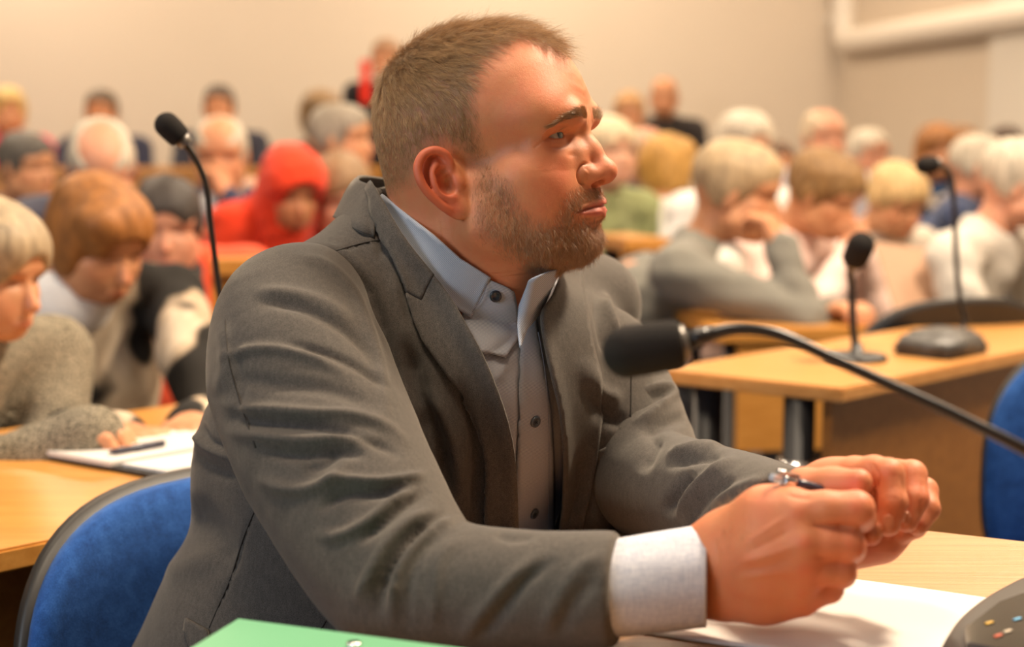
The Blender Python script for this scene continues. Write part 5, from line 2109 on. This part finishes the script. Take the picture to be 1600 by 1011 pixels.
def hair_of(col):
    if col not in HM_CACHE:
        m = mat('hair_mass', (*col, 1), 0.6)
        t = NT(m)
        n_ = t.noise(60, 4, t.coord((1, 1, 0.25)), 0.6)
        lo = tuple(c * 0.72 for c in col) + (1,)
        hi = tuple(min(1, c * 1.2) for c in col) + (1,)
        t.l(t.ramp(n_.outputs['Fac'], [(0.35, lo), (0.62, hi)]), t.b.inputs['Base Color'])
        t.bump(n_.outputs['Fac'], 0.7, 0.004)
        HM_CACHE[col] = m
    return HM_CACHE[col]


CL_CACHE = {}


def cloth_of(col, kind='plain', col2=None):
    key = (col, kind, col2)
    if key not in CL_CACHE:
        if kind == 'plain':
            CL_CACHE[key] = fabric('cloth', (*col, 1), None, 500, 0.9, 0.3, 0.001)
        else:
            m = mat('cloth_' + kind, (*col, 1), 0.9, spec=0.2)
            t = NT(m)
            if kind == 'print':
                n_ = t.noise(4.2, 2, t.coord(), 0.5)
                n2_ = t.noise(14, 3, t.coord((1, 1, 0.4)), 0.6)
                fl_ = t.ramp(n2_.outputs['Fac'], [(0.35, (col2[0] * 0.6, col2[1] * 0.55, col2[2] * 0.5, 1)), (0.6, (*col2, 1))])
                t.l(t.mix(t.ramp(n_.outputs['Fac'], [(0.49, (0, 0, 0, 1)), (0.52, (1, 1, 1, 1))]), (*col, 1), fl_), t.b.inputs['Base Color'])
            elif kind == 'tweed':
                n_ = t.noise(300, 2, t.coord(), 0.5)
                t.l(t.ramp(n_.outputs['Fac'], [(0.36, (*col, 1)), (0.60, (*col2, 1))]), t.b.inputs['Base Color'])
                t.bump(n_.outputs['Fac'], 0.6, 0.003)
            elif kind == 'scarf':
                n_ = t.noise(26, 3, t.coord(), 0.5)
                t.l(t.ramp(n_.outputs['Fac'], [(0.45, (*col, 1)), (0.55, (*col2, 1))]), t.b.inputs['Base Color'])
            CL_CACHE[key] = m
    return CL_CACHE[key]


TROUSER = cloth_of((0.03, 0.03, 0.035))


def person(label, hx, hy, d, face, style='short', hair=(0.05, 0.03, 0.02), tone='warm', top=(0.03, 0.03, 0.05), kind='plain', top2=None,
           pitch=0.0, arms='desk', scale=1.0, lean=0.12, res=None, turn=None, standing=False, extras=(), roll=0.0, fat=1.0, group=None, shw=0.19, arm_to=None, el_to=None, collar=None, cuff=0.97, rise=0.0):
    """face: compass of the gaze in degrees (0 = to the right of the picture, -90 = towards the camera);
    turn: compass of the chest; (hx, hy, d): where the middle of the head is seen and how far"""
    h_ = res or (0.0065 if d < 3.2 else 0.010)
    fa = math.radians(face)
    tu = math.radians(face if turn is None else turn)
    R = np.array(Euler((math.radians(pitch), math.radians(roll), fa - math.pi / 2), 'XYZ').to_matrix()) * 1.0
    hc = P(hx, hy, d)
    # middle of the head (0, -0.01, 0.02) in the head frame
    T = hc - R @ np.array((0, -0.01, 0.02)) * scale
    B = np.array(Euler((0, 0, tu - math.pi / 2), 'XYZ').to_matrix())
    # -- head in its own frame, fine grid
    G = Field((-0.10, -0.14, -0.15), (0.10, 0.13, 0.145), h_ * 0.75)
    head_sdf(G, False, False, ears=True, fat=fat)
    G.cone((0, -0.030, -0.02), (0, -0.050, -0.15), 0.052, 0.056, k=0.02)
    Vh, Qh = surface_nets(G.F, G.lo, G.h)
    p_ = np.abs(Vh * [1, 0, 0]) + Vh * [0, 1, 1]
    eye = np.exp(-(((p_ - (0.032, 0.080, 0.018)) / (0.013, 0.02, 0.0055)) ** 2).sum(1)) + 0.8 * np.exp(-(((p_ - (0.033, 0.085, 0.036)) / (0.018, 0.02, 0.0045)) ** 2).sum(1))
    lip = np.exp(-(((p_ - (0.0, 0.098, -0.055)) / (0.022, 0.02, 0.007)) ** 2).sum(1))
    rd = 0.6 * np.exp(-(((p_ - (0.045, 0.06, -0.015)) / 0.025) ** 2).sum(1)) + 0.6 * np.exp(-(((p_ - (0.0, 0.11, -0.015)) / 0.018) ** 2).sum(1))
    mkh = np.stack([np.clip(eye, 0, 1), np.clip(lip, 0, 1), np.clip(rd, 0, 1)], 1)
    Vh = (Vh * scale) @ R.T + T
    # -- trunk and limbs in the body frame, origin at the base of the neck
    nk = T + R @ np.array((0, -0.050, -0.13)) * scale + np.array((0, 0, rise))
    lv = np.array((0, 0, 0)) - (0, lean, 0)             # the hips stay behind
    sh = [np.array((sx * shw, -0.02, -0.045)) for sx in (-1, 1)]
    seat_z = (0.47 if not standing else 0.95) - nk[2]
    hip = np.array((0, -0.05 - lean * 1.2, min(seat_z + 0.08, -0.40)))

    def trunk(G, inf):
        G.cone((0, 0.0, 0.02), (0, -0.01, -0.08), 0.058 + inf, 0.075 + inf, k=0.03)
        for s_ in sh:
            G.cone((0, -0.015, -0.035), s_, 0.058 + inf, 0.052 + inf, k=0.04)
        G.ell((0, -0.035 - lean * 0.4, -0.19), (0.165 * fat + inf, 0.110 + inf, 0.17), k=0.05)
        G.ell(tuple(hip * 0.6 + np.array((0, 0.0, -0.10))), (0.150 * fat + inf, 0.120 * fat + inf, 0.19), k=0.06)
        G.ell(tuple(hip), (0.175 * fat + inf, 0.13 + inf, 0.12), k=0.05)

    def to_body(w_):
        return (np.asarray(w_) - nk) @ B
    el, wr, hnd = [], [], []
    for k_, sx in enumerate((-1, 1)):
        mode = arms if isinstance(arms, str) else arms[k_]
        s_ = sh[k_]
        if mode == 'desk':
            e_ = s_ + (sx * 0.045, 0.10, -0.25)
            w_ = e_ + (-sx * 0.10, 0.22, -0.03)
        elif mode == 'chin':
            e_ = s_ + (sx * 0.02, 0.17, -0.22)
            w_ = to_body(T + R @ np.array((sx * 0.020, 0.095, -0.155)) * scale)
        elif mode == 'face':
            e_ = s_ + (sx * 0.01, 0.20, -0.20)
            w_ = to_body(T + R @ np.array((sx * 0.030, 0.150, -0.090)) * scale)
        else:
            e_ = s_ + (sx * 0.06, -0.02, -0.28)
            w_ = e_ + (-sx * 0.02, 0.10, -0.22)
        if arm_to and arm_to[k_] is not None:
            w_ = to_body(arm_to[k_])
            e_ = (s_ + w_) / 2 + np.array((sx * 0.05, 0.0, -0.13))
        if el_to and el_to[k_] is not None:
            e_ = to_body(el_to[k_])
        el.append(np.array(e_))
        wr.append(np.array(w_))
        dd_ = np.array(w_) - np.array(e_)
        dd_ /= np.linalg.norm(dd_)
        if mode in ('chin', 'face'):
            dd_ = dd_ * 0.6 + np.array((0, -0.3, 0.7))
            dd_ /= np.linalg.norm(dd_)
        hnd.append(dd_)

    def limbs(G, inf, upto=1.0):
        for s_, e_, w_ in zip(sh, el, wr):
            w2 = e_ + (w_ - e_) * upto
            G.chain([s_, (s_ + e_) / 2, e_, w2], [0.050 + inf, 0.046 + inf, 0.038 + inf, 0.029 + inf], k=0.012)

    def legs(G, inf):
        for sx in (-1, 1):
            hp_ = hip + (sx * 0.09, 0.02, -0.02)
            if standing:
                kn = hp_ + (sx * 0.01, 0.02, -0.43)
                an = kn + (0, -0.02, 0)
            else:
                kn = hp_ + (sx * 0.04, 0.34, 0.0)
                an = kn + (0, -0.02, 0)
            an = np.array((an[0], an[1], 0.08 - nk[2]))
            G.chain([hp_, kn, an], [0.080 + inf, 0.058 + inf, 0.040 + inf], k=0.01)

    # one continuous surface: trunk, arms, hands, legs
    zlo = 0.0 - nk[2]
    lo = np.array((-0.42, -0.42, zlo + 0.0))
    hi = np.array((0.42, 0.62, 0.30))
    for a_ in wr + el:
        lo = np.minimum(lo, a_ - 0.16)
        hi = np.maximum(hi, a_ + 0.16)
    lo[2] = min(lo[2], zlo)
    lo[2] = zlo
    G = Field(lo, hi, h_ * 1.5)
    trunk(G, -0.004)
    limbs(G, 0.0)
    legs(G, 0.0)
    for sx in (-1, 1):
        hp_ = hip + (sx * (0.13 if not standing else 0.10), 0.34 if not standing else 0.04, 0)
        G.ell((hp_[0], hp_[1] + 0.06, zlo + 0.045), (0.048, 0.13, 0.042), k=0.02)
    Vb, Qb = surface_nets(G.F, G.lo, G.h)
    Vb = relax(Vb, Qb, 1, 0.4)
    # hands with five fingers each on a finer grid
    Hs = []
    for k_, sx in enumerate((-1, 1)):
        w_, dd_ = wr[k_], hnd[k_]
        mode = arms if isinstance(arms, str) else arms[k_]
        side = np.cross(dd_, (0, 0, 1.0))
        side /= np.linalg.norm(side) + 1e-6
        nn_ = np.cross(side, dd_)
        curl = 0.85 if mode in ('chin', 'face') else 0.45
        pc = w_ + dd_ * 0.055
        Gh = Field(w_ - 0.17, w_ + 0.17, max(0.0045, h_ * 0.6))
        Gh.cone(w_ - dd_ * 0.03, w_ + dd_ * 0.01, 0.028, 0.026, k=0.01)
        for q in range(4):
            off = side * (q - 1.5) * 0.019
            kn_ = w_ + dd_ * (0.078 - 0.004 * abs(q - 1.3)) + off
            Gh.cone(w_ + off * 0.5, kn_, 0.017, 0.0125, k=0.012)
            ln_ = (0.036, 0.042, 0.039, 0.030)[q]
            j1 = kn_ + (dd_ * (1 - curl * 0.5) - nn_ * curl) * ln_
            j2 = j1 + (dd_ * (0.5 - curl * 0.9) - nn_ * (0.6 + 0.3 * curl)) * ln_ * 0.7
            j3 = j2 + (-dd_ * curl * 0.8 - nn_ * 0.4) * ln_ * 0.5
            Gh.chain([kn_, j1, j2, j3], [0.0115, 0.0100, 0.0090, 0.0080], k=0.003)
        tb = w_ + dd_ * 0.02 - side * sx * -0.022
        Gh.chain([w_ + dd_ * 0.01, tb + dd_ * 0.012, tb + dd_ * 0.045 - nn_ * 0.018, tb + dd_ * 0.070 - nn_ * 0.030], [0.018, 0.015, 0.0115, 0.0095], k=0.006)
        Hs.append(surface_nets(Gh.F, Gh.lo, Gh.h))
    vv_, qq_, mm_, o_ = [], [], [], 0
    for v_, q_, m_, w_ in [(Vh, Qh, mkh, True), (Vb, Qb, None, False)] + [(a[0], a[1], None, False) for a in Hs]:
        if not w_:
            v_ = v_ @ B.T + nk
        v_[:, 2] = np.maximum(v_[:, 2], 0.0005)
        vv_.append(v_)
        qq_.append(q_ + o_)
        mm_.append(m_ if m_ is not None else np.zeros((len(v_), 3)) + (0, 0, 0.15))
        o_ += len(v_)
    org = np.array((nk[0], nk[1], 0))
    me = np_mesh('person', np.vstack(vv_) - org, np.vstack(qq_))
    set_color(me, 'mk', np.vstack(mm_))
    ob = link('person', me, skin_of(tone))
    ob.location = org
    tag(ob, label, 'person', group)

    def add(name, V_, Q_, m):
        o = link(name, np_mesh(name, V_ - org, Q_), m, ob)
        return o
    # trousers
    G = Field((-0.36, -0.36, zlo + 0.06), (0.36, 0.60, hip[2] + 0.12), 0.016)
    G.ell(tuple(hip), (0.175 * fat + 0.012, 0.13 + 0.012, 0.12), k=0.05)
    legs(G, 0.014)
    V_, Q_ = surface_nets(G.F, G.lo, G.h)
    add('trousers', relax(V_, Q_, 1) @ B.T + nk, Q_, TROUSER)
    # top
    G = Field(np.minimum(lo, -0.40) * [1, 1, 0] + np.array((0, 0, hip[2] - 0.16)), hi, h_ * 1.4)
    trunk(G, 0.012)
    limbs(G, 0.013, cuff)
    # open neck
    G.ell((0, 0.02, 0.055), (0.068, 0.075, 0.060), k=0.012, op='sub')
    V_, Q_ = surface_nets(G.F, G.lo, G.h)
    V_ = relax(V_, Q_, 1)
    me_ = np_mesh('x', V_, Q_)
    vv2, nn2 = mesh_np(me_)
    bpy.data.meshes.remove(me_)
    seed_ = int(abs(hx * 7 + hy)) % 97
    vv2 = vv2 + nn2 * (smooth_noise(vv2 * [1, 1, 1.6], 26, seed_) * 0.010 + smooth_noise(vv2, 55, seed_ + 1) * 0.004)[:, None]
    add('top', vv2 @ B.T + nk, Q_, cloth_of(top, kind, top2))
    if collar:
        G = Field((-0.14, -0.14, -0.12), (0.14, 0.16, 0.07), h_)
        G.cone((0, 0.0, 0.00), (0, 0.018, -0.042), 0.072, 0.090, k=0.01)
        G.ell((0, 0.015, 0.045), (0.066, 0.070, 0.060), k=0.008, op='sub')
        V_, Q_ = surface_nets(G.F, G.lo, G.h)
        add('shirt_collar', V_ @ B.T + nk, Q_, cloth_of(collar))
    # hair
    if style != 'bald':
        big = style in ('bob', 'long', 'crop_full')
        e_ = {'short': 0.006, 'thin': 0.004, 'bob': 0.014, 'long': 0.018, 'crop_full': 0.010, 'hood': 0.03}[style]
        G = Field((-0.15, -0.18, -0.26), (0.15, 0.14, 0.18), h_ * 0.8)
        G.ell((0, -0.020, 0.055), (0.0775 * fat + e_, 0.096 + e_, 0.078 + e_), k=0.02)
        G.ell((0, 0.030, 0.062), (0.068 + e_, 0.064 + e_ * 0.9, 0.060 + e_), k=0.02)
        if style == 'bob':
            G.ell((0, -0.045, -0.005), (0.084, 0.075, 0.075), k=0.04)
            G.ell((0.040, 0.050, 0.085), (0.050, 0.045, 0.035), k=0.03)
            for sx in (-1, 1):
                G.ell((sx * 0.066, 0.000, 0.000), (0.028, 0.042, 0.072), k=0.03)
        elif style in ('short', 'thin', 'crop_full'):
            for sx in (-1, 1):
                G.ell((sx * 0.062, -0.022, 0.018), (0.020 + e_, 0.046, 0.045), k=0.02)
        if style == 'long':
            for sx in (-1, 1):
                G.chain([(sx * 0.070, -0.01, 0.03), (sx * 0.088, 0.005, -0.06), (sx * 0.095, 0.015, -0.15), (sx * 0.080, 0.03, -0.20)], [0.030, 0.034, 0.030, 0.016], k=0.02)
            G.ell((0, -0.06, -0.06), (0.085, 0.05, 0.12), k=0.04)
        if style == 'hood':
            G.ell((0, -0.035, -0.06), (0.105, 0.095, 0.13), k=0.05)
            G.cone((0, -0.02, -0.10), (0, -0.04, -0.20), 0.09, 0.11, k=0.04)
        # face and nape stay free
        if style == 'hood':
            G.ell((0, 0.110, -0.005), (0.062, 0.075, 0.085), k=0.015, op='sub')
        else:
            G.ell((0, 0.128, -0.036), (0.078 if style in ('short', 'thin') else 0.064, 0.085, 0.122 if style in ('short', 'thin') else 0.110), k=0.010, op='sub')
            if style in ('short', 'thin', 'crop_full'):
                G.ell((0, 0.030, -0.125), (0.20, 0.125, 0.105), k=0.012, op='sub')
                G.ell((0, -0.02, -0.17), (0.2, 0.3, 0.12), k=0.01, op='sub')
            if style == 'thin':
                G.ell((0, 0.070, 0.120), (0.055, 0.110, 0.050), k=0.02, op='sub')
        V_, Q_ = surface_nets(G.F, G.lo, G.h)
        V_ = relax(V_, Q_, 1)
        me_ = np_mesh('x', V_, Q_)
        v3, n3 = mesh_np(me_)
        bpy.data.meshes.remove(me_)
        am = 0.002 if style in ('short', 'thin') else 0.006
        v3 = v3 + n3 * (smooth_noise(v3 * [1, 1, 0.5], 90, seed_) * am)[:, None]
        add('hair' if style != 'hood' else 'headscarf', (v3 * scale) @ R.T + T, Q_, hair_of(hair) if style != 'hood' else cloth_of(hair))
    for ex in extras:
        if ex == 'scarf':
            G = Field((-0.22, -0.20, -0.36), (0.22, 0.24, 0.08), h_)
            G.chain([(-0.07, -0.05, -0.01), (-0.10, 0.03, -0.03), (-0.04, 0.10, -0.08), (0.02, 0.12, -0.20), (0.03, 0.12, -0.32)], [0.04, 0.042, 0.04, 0.034, 0.03], k=0.02)
            G.chain([(0.07, -0.05, -0.01), (0.10, 0.03, -0.03), (0.05, 0.10, -0.08), (-0.03, 0.13, -0.18)], [0.04, 0.042, 0.04, 0.03], k=0.02)
            G.cone((-0.07, -0.06, 0.0), (0.07, -0.06, 0.0), 0.04, 0.04, k=0.02)
            V_, Q_ = surface_nets(G.F, G.lo, G.h)
            add('scarf', V_ @ B.T + nk, Q_, cloth_of((0.03, 0.03, 0.035), 'scarf', (0.55, 0.48, 0.42)))
        if ex == 'glasses':
            for sx in (-1, 1):
                ring = [R @ (np.array((sx * 0.033 + 0.022 * math.cos(a), 0.098, 0.015 + 0.016 * math.sin(a))) * scale) + T - org for a in np.linspace(0, 2 * math.pi, 17)]
                tube_obj('glasses', ring, 0.0018, SHELL, ob, 6)
    return ob


WHITEH = (0.52, 0.45, 0.35)
GREYH = (0.34, 0.28, 0.22)
DARK = (0.035, 0.025, 0.02)
BROWN = (0.16, 0.075, 0.030)
# nearest, at left
person('woman with short grey-blonde hair and tweed cardigan at the left edge', -26, 416, 2.12, -20, 'bob', (0.34, 0.255, 0.155), 'warm', (0.05, 0.045, 0.035), 'tweed', (0.33, 0.28, 0.20), pitch=-14, scale=0.85,
       lean=0.16, turn=-35, arm_to=[P(-60, 720, 1.9), P(70, 710, 1.93)], cuff=1.35, res=0.006)
person('woman with short auburn hair looking down, black jumper with pale print', 152, 368, 2.75, -38, 'bob', (0.30, 0.112, 0.022), 'tan', (0.020, 0.018, 0.016), 'print', (0.66, 0.54, 0.40), pitch=-26, scale=0.96,
       lean=0.10, turn=-72, rise=0.03, shw=0.20, arm_to=[P(300, 668, 2.12), P(190, 684, 2.05)], res=0.006, collar=(0.75, 0.70, 0.66))
person('woman with black hair and red coat facing the camera at left', 262, 350, 3.55, -80, 'crop_full', DARK, 'pink', (0.66, 0.085, 0.035), lean=0.05, pitch=-8, arms='desk', collar=(0.03, 0.03, 0.03), rise=0.06, shw=0.205)
# nearest, at right: big grey-haired man with his chin on his hand
person('grey-haired man in grey sweatshirt resting his chin on his hands', 1148, 295, 3.60, -14, 'short', (0.38, 0.27, 0.15), 'tan', (0.150, 0.142, 0.120), pitch=-12, lean=0.30,
       arms=('desk', 'chin'), arm_to=[P(1305, 488, 3.35), P(1218, 388, 3.38)], el_to=[P(1180, 520, 3.7), P(1262, 500, 3.30)], turn=-20, fat=1.12, shw=0.225, collar=(0.70, 0.66, 0.60), scale=1.06, res=0.0065)
person('white-haired man in pale grey sweater at the right edge', 1592, 284, 3.85, -20, 'short', WHITEH, 'pink', (0.50, 0.46, 0.40), lean=0.15, turn=-40, arms='desk', fat=1.15, shw=0.22, pitch=-10)
person('blonde woman in white and black jacket reading at right', 1398, 310, 4.75, -62, 'crop_full', (0.60, 0.40, 0.18), 'warm', (0.70, 0.62, 0.52), 'print', (0.72, 0.64, 0.54), pitch=-24, lean=0.12, arms='desk', turn=-80)
person('brown-haired woman in pale pink blouse leaning on her hands', 1284, 300, 4.00, -35, 'crop_full', (0.24, 0.13, 0.045), 'warm', (0.72, 0.52, 0.46), pitch=-22, lean=0.18, arms=('face', 'face'), turn=-45)
# middle rows, left
person('man with dark grey hair and dark jacket above the grey-blonde woman at left', 38, 258, 5.0, -25, 'short', (0.10, 0.085, 0.07), 'warm', (0.07, 0.065, 0.07), pitch=-5, lean=0.1, collar=(0.6, 0.45, 0.5))
person('bald man with thin white hair behind the auburn woman', 158, 256, 3.7, -75, 'thin', WHITEH, 'pink', (0.10, 0.10, 0.13), pitch=-32, lean=0.15)
person('bald white-haired man in dark blue waistcoat with a hand at his face', 345, 238, 4.55, -85, 'thin', WHITEH, 'warm', (0.035, 0.04, 0.075), pitch=-10, lean=0.08, arms=('face', 'desk'), collar=(0.75, 0.72, 0.68))
person('person wearing a red headscarf and red coat', 454, 294, 4.1, -60, 'hood', (0.60, 0.045, 0.015), 'tan', (0.60, 0.045, 0.015), pitch=-20, lean=0.1, scale=0.90, arms='down', rise=0.06, shw=0.150, fat=0.85)
person('person in a white jacket beside the red headscarf', 398, 322, 5.5, -60, 'bald', WHITEH, 'pale', (0.75, 0.70, 0.64), pitch=-30, lean=0.12, arms='down')
person('grey-haired man in white shirt collar left of the bearded man\'s nape', 530, 216, 4.8, -15, 'short', (0.30, 0.25, 0.19), 'warm', (0.10, 0.10, 0.14), pitch=0, lean=0.05, collar=(0.62, 0.64, 0.78))
person('fair-haired person in lilac shirt low behind the bearded man\'s shoulder', 532, 302, 4.2, -70, 'crop_full', (0.26, 0.15, 0.07), 'pink', (0.42, 0.40, 0.58), pitch=-18, lean=0.05, arms='down')
# back rows, left
person('blonde woman in bright pink jacket at the far left of the back row', 12, 172, 7.6, -60, 'bob', (0.62, 0.42, 0.16), 'warm', (0.62, 0.030, 0.085), lean=0.05, arms='desk')
person('man with dark hair and navy suit in the back row, white collar', 159, 174, 7.7, -85, 'short', (0.09, 0.055, 0.03), 'tan', (0.030, 0.032, 0.055), lean=0.05, collar=(0.5, 0.55, 0.68), arms='desk')
person('dark-haired man in dark suit in the back row behind the microphone', 343, 166, 7.8, -85, 'short', (0.07, 0.045, 0.03), 'warm', (0.032, 0.032, 0.045), lean=0.05, arms='desk')
person('brown-haired person in black behind the grey-haired man', 502, 182, 6.6, -60, 'bob', (0.24, 0.14, 0.06), 'warm', (0.03, 0.03, 0.035), lean=0.05, arms='down')
person('person standing by the wall in black and red jacket behind the bearded man', 604, 92, 8.2, -90, 'short', (0.30, 0.16, 0.08), 'warm', (0.015, 0.014, 0.015), lean=0.0, arms='down', standing=True, shw=0.19)
# middle and back rows, right
person('man with orange-brown hair and dark suit just right of the bearded man\'s nose', 983, 176, 7.9, -95, 'short', (0.48, 0.26, 0.10), 'tan', (0.06, 0.06, 0.08), lean=0.05, collar=(0.4, 0.45, 0.6), arms='down')
person('bald man in black shirt, highest of the back row at right', 1038, 150, 8.7, -100, 'bald', DARK, 'tan', (0.030, 0.024, 0.022), lean=0.05, arms='down')
person('pink-faced bald man in dark jacket in the middle rows', 1009, 238, 6.4, -70, 'thin', (0.50, 0.36, 0.24), 'pink', (0.09, 0.08, 0.075), lean=0.08, arms='down')
person('pale-haired person in olive green jacket beside the bearded man\'s beard', 948, 236, 4.9, -60, 'crop_full', (0.62, 0.50, 0.32), 'pale', (0.22, 0.24, 0.11), lean=0.05, arms='down')
person('honey-blonde woman in white top seen from behind', 1040, 262, 5.2, 60, 'bob', (0.46, 0.25, 0.06), 'warm', (0.78, 0.72, 0.64), lean=0.05, arms='down')
person('person with fluffy white hair behind the grey-haired man', 1162, 232, 4.9, -70, 'bob', WHITEH, 'pale', (0.70, 0.66, 0.62), lean=0.05, arms='down', scale=1.05)
person('dark-haired person in bright blue shirt behind the chin-resting man', 1214, 258, 7.0, -80, 'short', (0.12, 0.06, 0.03), 'warm', (0.05, 0.16, 0.42), lean=0.05, arms='down')
person('bald man with round face and striped pale shirt near the wall corner', 1285, 214, 5.9, -75, 'thin', (0.55, 0.42, 0.28), 'pink', (0.50, 0.46, 0.50), lean=0.05, arms='down')
person('white-haired man with glasses right of the bald man', 1355, 240, 6.7, -65, 'short', WHITEH, 'pink', (0.45, 0.42, 0.50), lean=0.05, arms='down', extras=('glasses',))
person('woman with long auburn hair, blue jacket and patterned scarf', 1463, 236, 6.6, -88, 'long', (0.30, 0.12, 0.03), 'tan', (0.030, 0.085, 0.20), lean=0.05, arms='desk', extras=('scarf',))
person('white-haired man in navy jacket behind the pale grey sweater', 1527, 258, 5.5, -20, 'short', WHITEH, 'pink', (0.045, 0.060, 0.12), lean=0.12, arms=('desk', 'chin'))
person('dark-haired person at the far right by the pale wall strip', 1571, 236, 6.6, -100, 'short', (0.07, 0.04, 0.025), 'tan', (0.30, 0.22, 0.16), lean=0.05, arms='down')
person('brown-haired person between the long-haired woman and the navy jacket', 1502, 232, 7.2, -90, 'short', (0.28, 0.14, 0.06), 'tan', (0.25, 0.20, 0.16), lean=0.05, arms='down')
for o in list(bpy.data.objects):
    if o.get('label', '').startswith('person standing by the wall'):
        REDM = cloth_of((0.72, 0.03, 0.012))
        st_p = P(571, 128, 8.05)
        bx = box_obj('red_stripe', np.array(st_p) - np.array(o.location), (0.05, 0.05, 0.24), REDM, o, bevel=0.006)

# ------------------------------------------------------------------ desks of the audience
def row_desk(label, x0, x1, ytop, Y0, Y1, depth=0.42, m=None, h=None, group=None):
    a = P(x0, ytop, Y0)
    b = P(x1, ytop, Y1)
    z = (a[2] + b[2]) / 2
    d_ = (b - a)[:2] / np.linalg.norm((b - a)[:2])
    n_ = np.array((-d_[1], d_[0]))
    out = [a[:2], b[:2], b[:2] + n_ * depth, a[:2] + n_ * depth]
    return desk(label, [tuple(q) for q in out], z, OAKM, OAKM, 0.035, legs=[tuple(a[:2] + n_ * (depth - 0.05) + d_ * 0.06), tuple(b[:2] + n_ * (depth - 0.05) - d_ * 0.06)], panels=[(a[:2] + n_ * 0.03, b[:2] + n_ * 0.03)], group=group)


row_desk('long honey oak desk in front of the back row at left', -60, 600, 262, 7.0, 7.2)
row_desk('honey oak desk in front of the woman in red coat, mostly hidden', 330, 620, 404, 3.10, 3.2, 0.10)
row_desk('honey oak desk behind the corner desk, left of the grey sweatshirt', 978, 1050, 373, 4.05, 4.1, 0.3)
gz = 0.715
ga, gb = PZ(1120, 516, gz)[:2], PZ(1372, 512, gz)[:2]
gd = (gb - ga) / np.linalg.norm(gb - ga)
gn = np.array((-gd[1], gd[0]))
gr_ = desk('honey oak desk with short front panel the grey-sweatshirt man leans on', [tuple(ga), tuple(gb), tuple(gb + gn * 0.45), tuple(ga + gn * 0.45)], gz, OAKM, OAKM, 0.03,
           legs=[tuple(ga + gd * 0.05 + gn * 0.05), tuple(gb - gd * 0.05 + gn * 0.05), tuple(ga + gd * 0.05 + gn * 0.40), tuple(gb - gd * 0.05 + gn * 0.40)])
pm_ = (ga + gd * 0.16) - np.array(gr_.location)[:2]
box_obj('panel', (pm_[0], pm_[1] + 0.02, 0.56), (0.22, 0.018, 0.25), OAKM, gr_, math.atan2(gd[1], gd[0]))

chair('black upholstered chair with rounded back beyond the corner desk', tuple(P(1424, 500, 3.28)[:2]), math.radians(100), 'black audience chairs', pad=SHELL2, top=P(1424, 466, 3.05)[2])
chair('black upholstered chair behind the pale grey sweater', (1.38, 3.84), math.radians(-40), 'black audience chairs', pad=SHELL2, top=P(1540, 440, 4.0)[2])
# clipboard the reading woman holds
cbm = mat('clipboard', (0.45, 0.27, 0.17, 1), 0.5)
cb = box_obj('clipboard', (0, 0, 0), (0.20, 0.26, 0.006), cbm, None, bevel=0.002)
cb.location = P(1432, 445, 3.75)
cb.rotation_euler = (math.radians(50), math.radians(8), math.radians(20))
tag(cb, 'pale brown clipboard held in front of the reading blonde woman', 'clipboard')
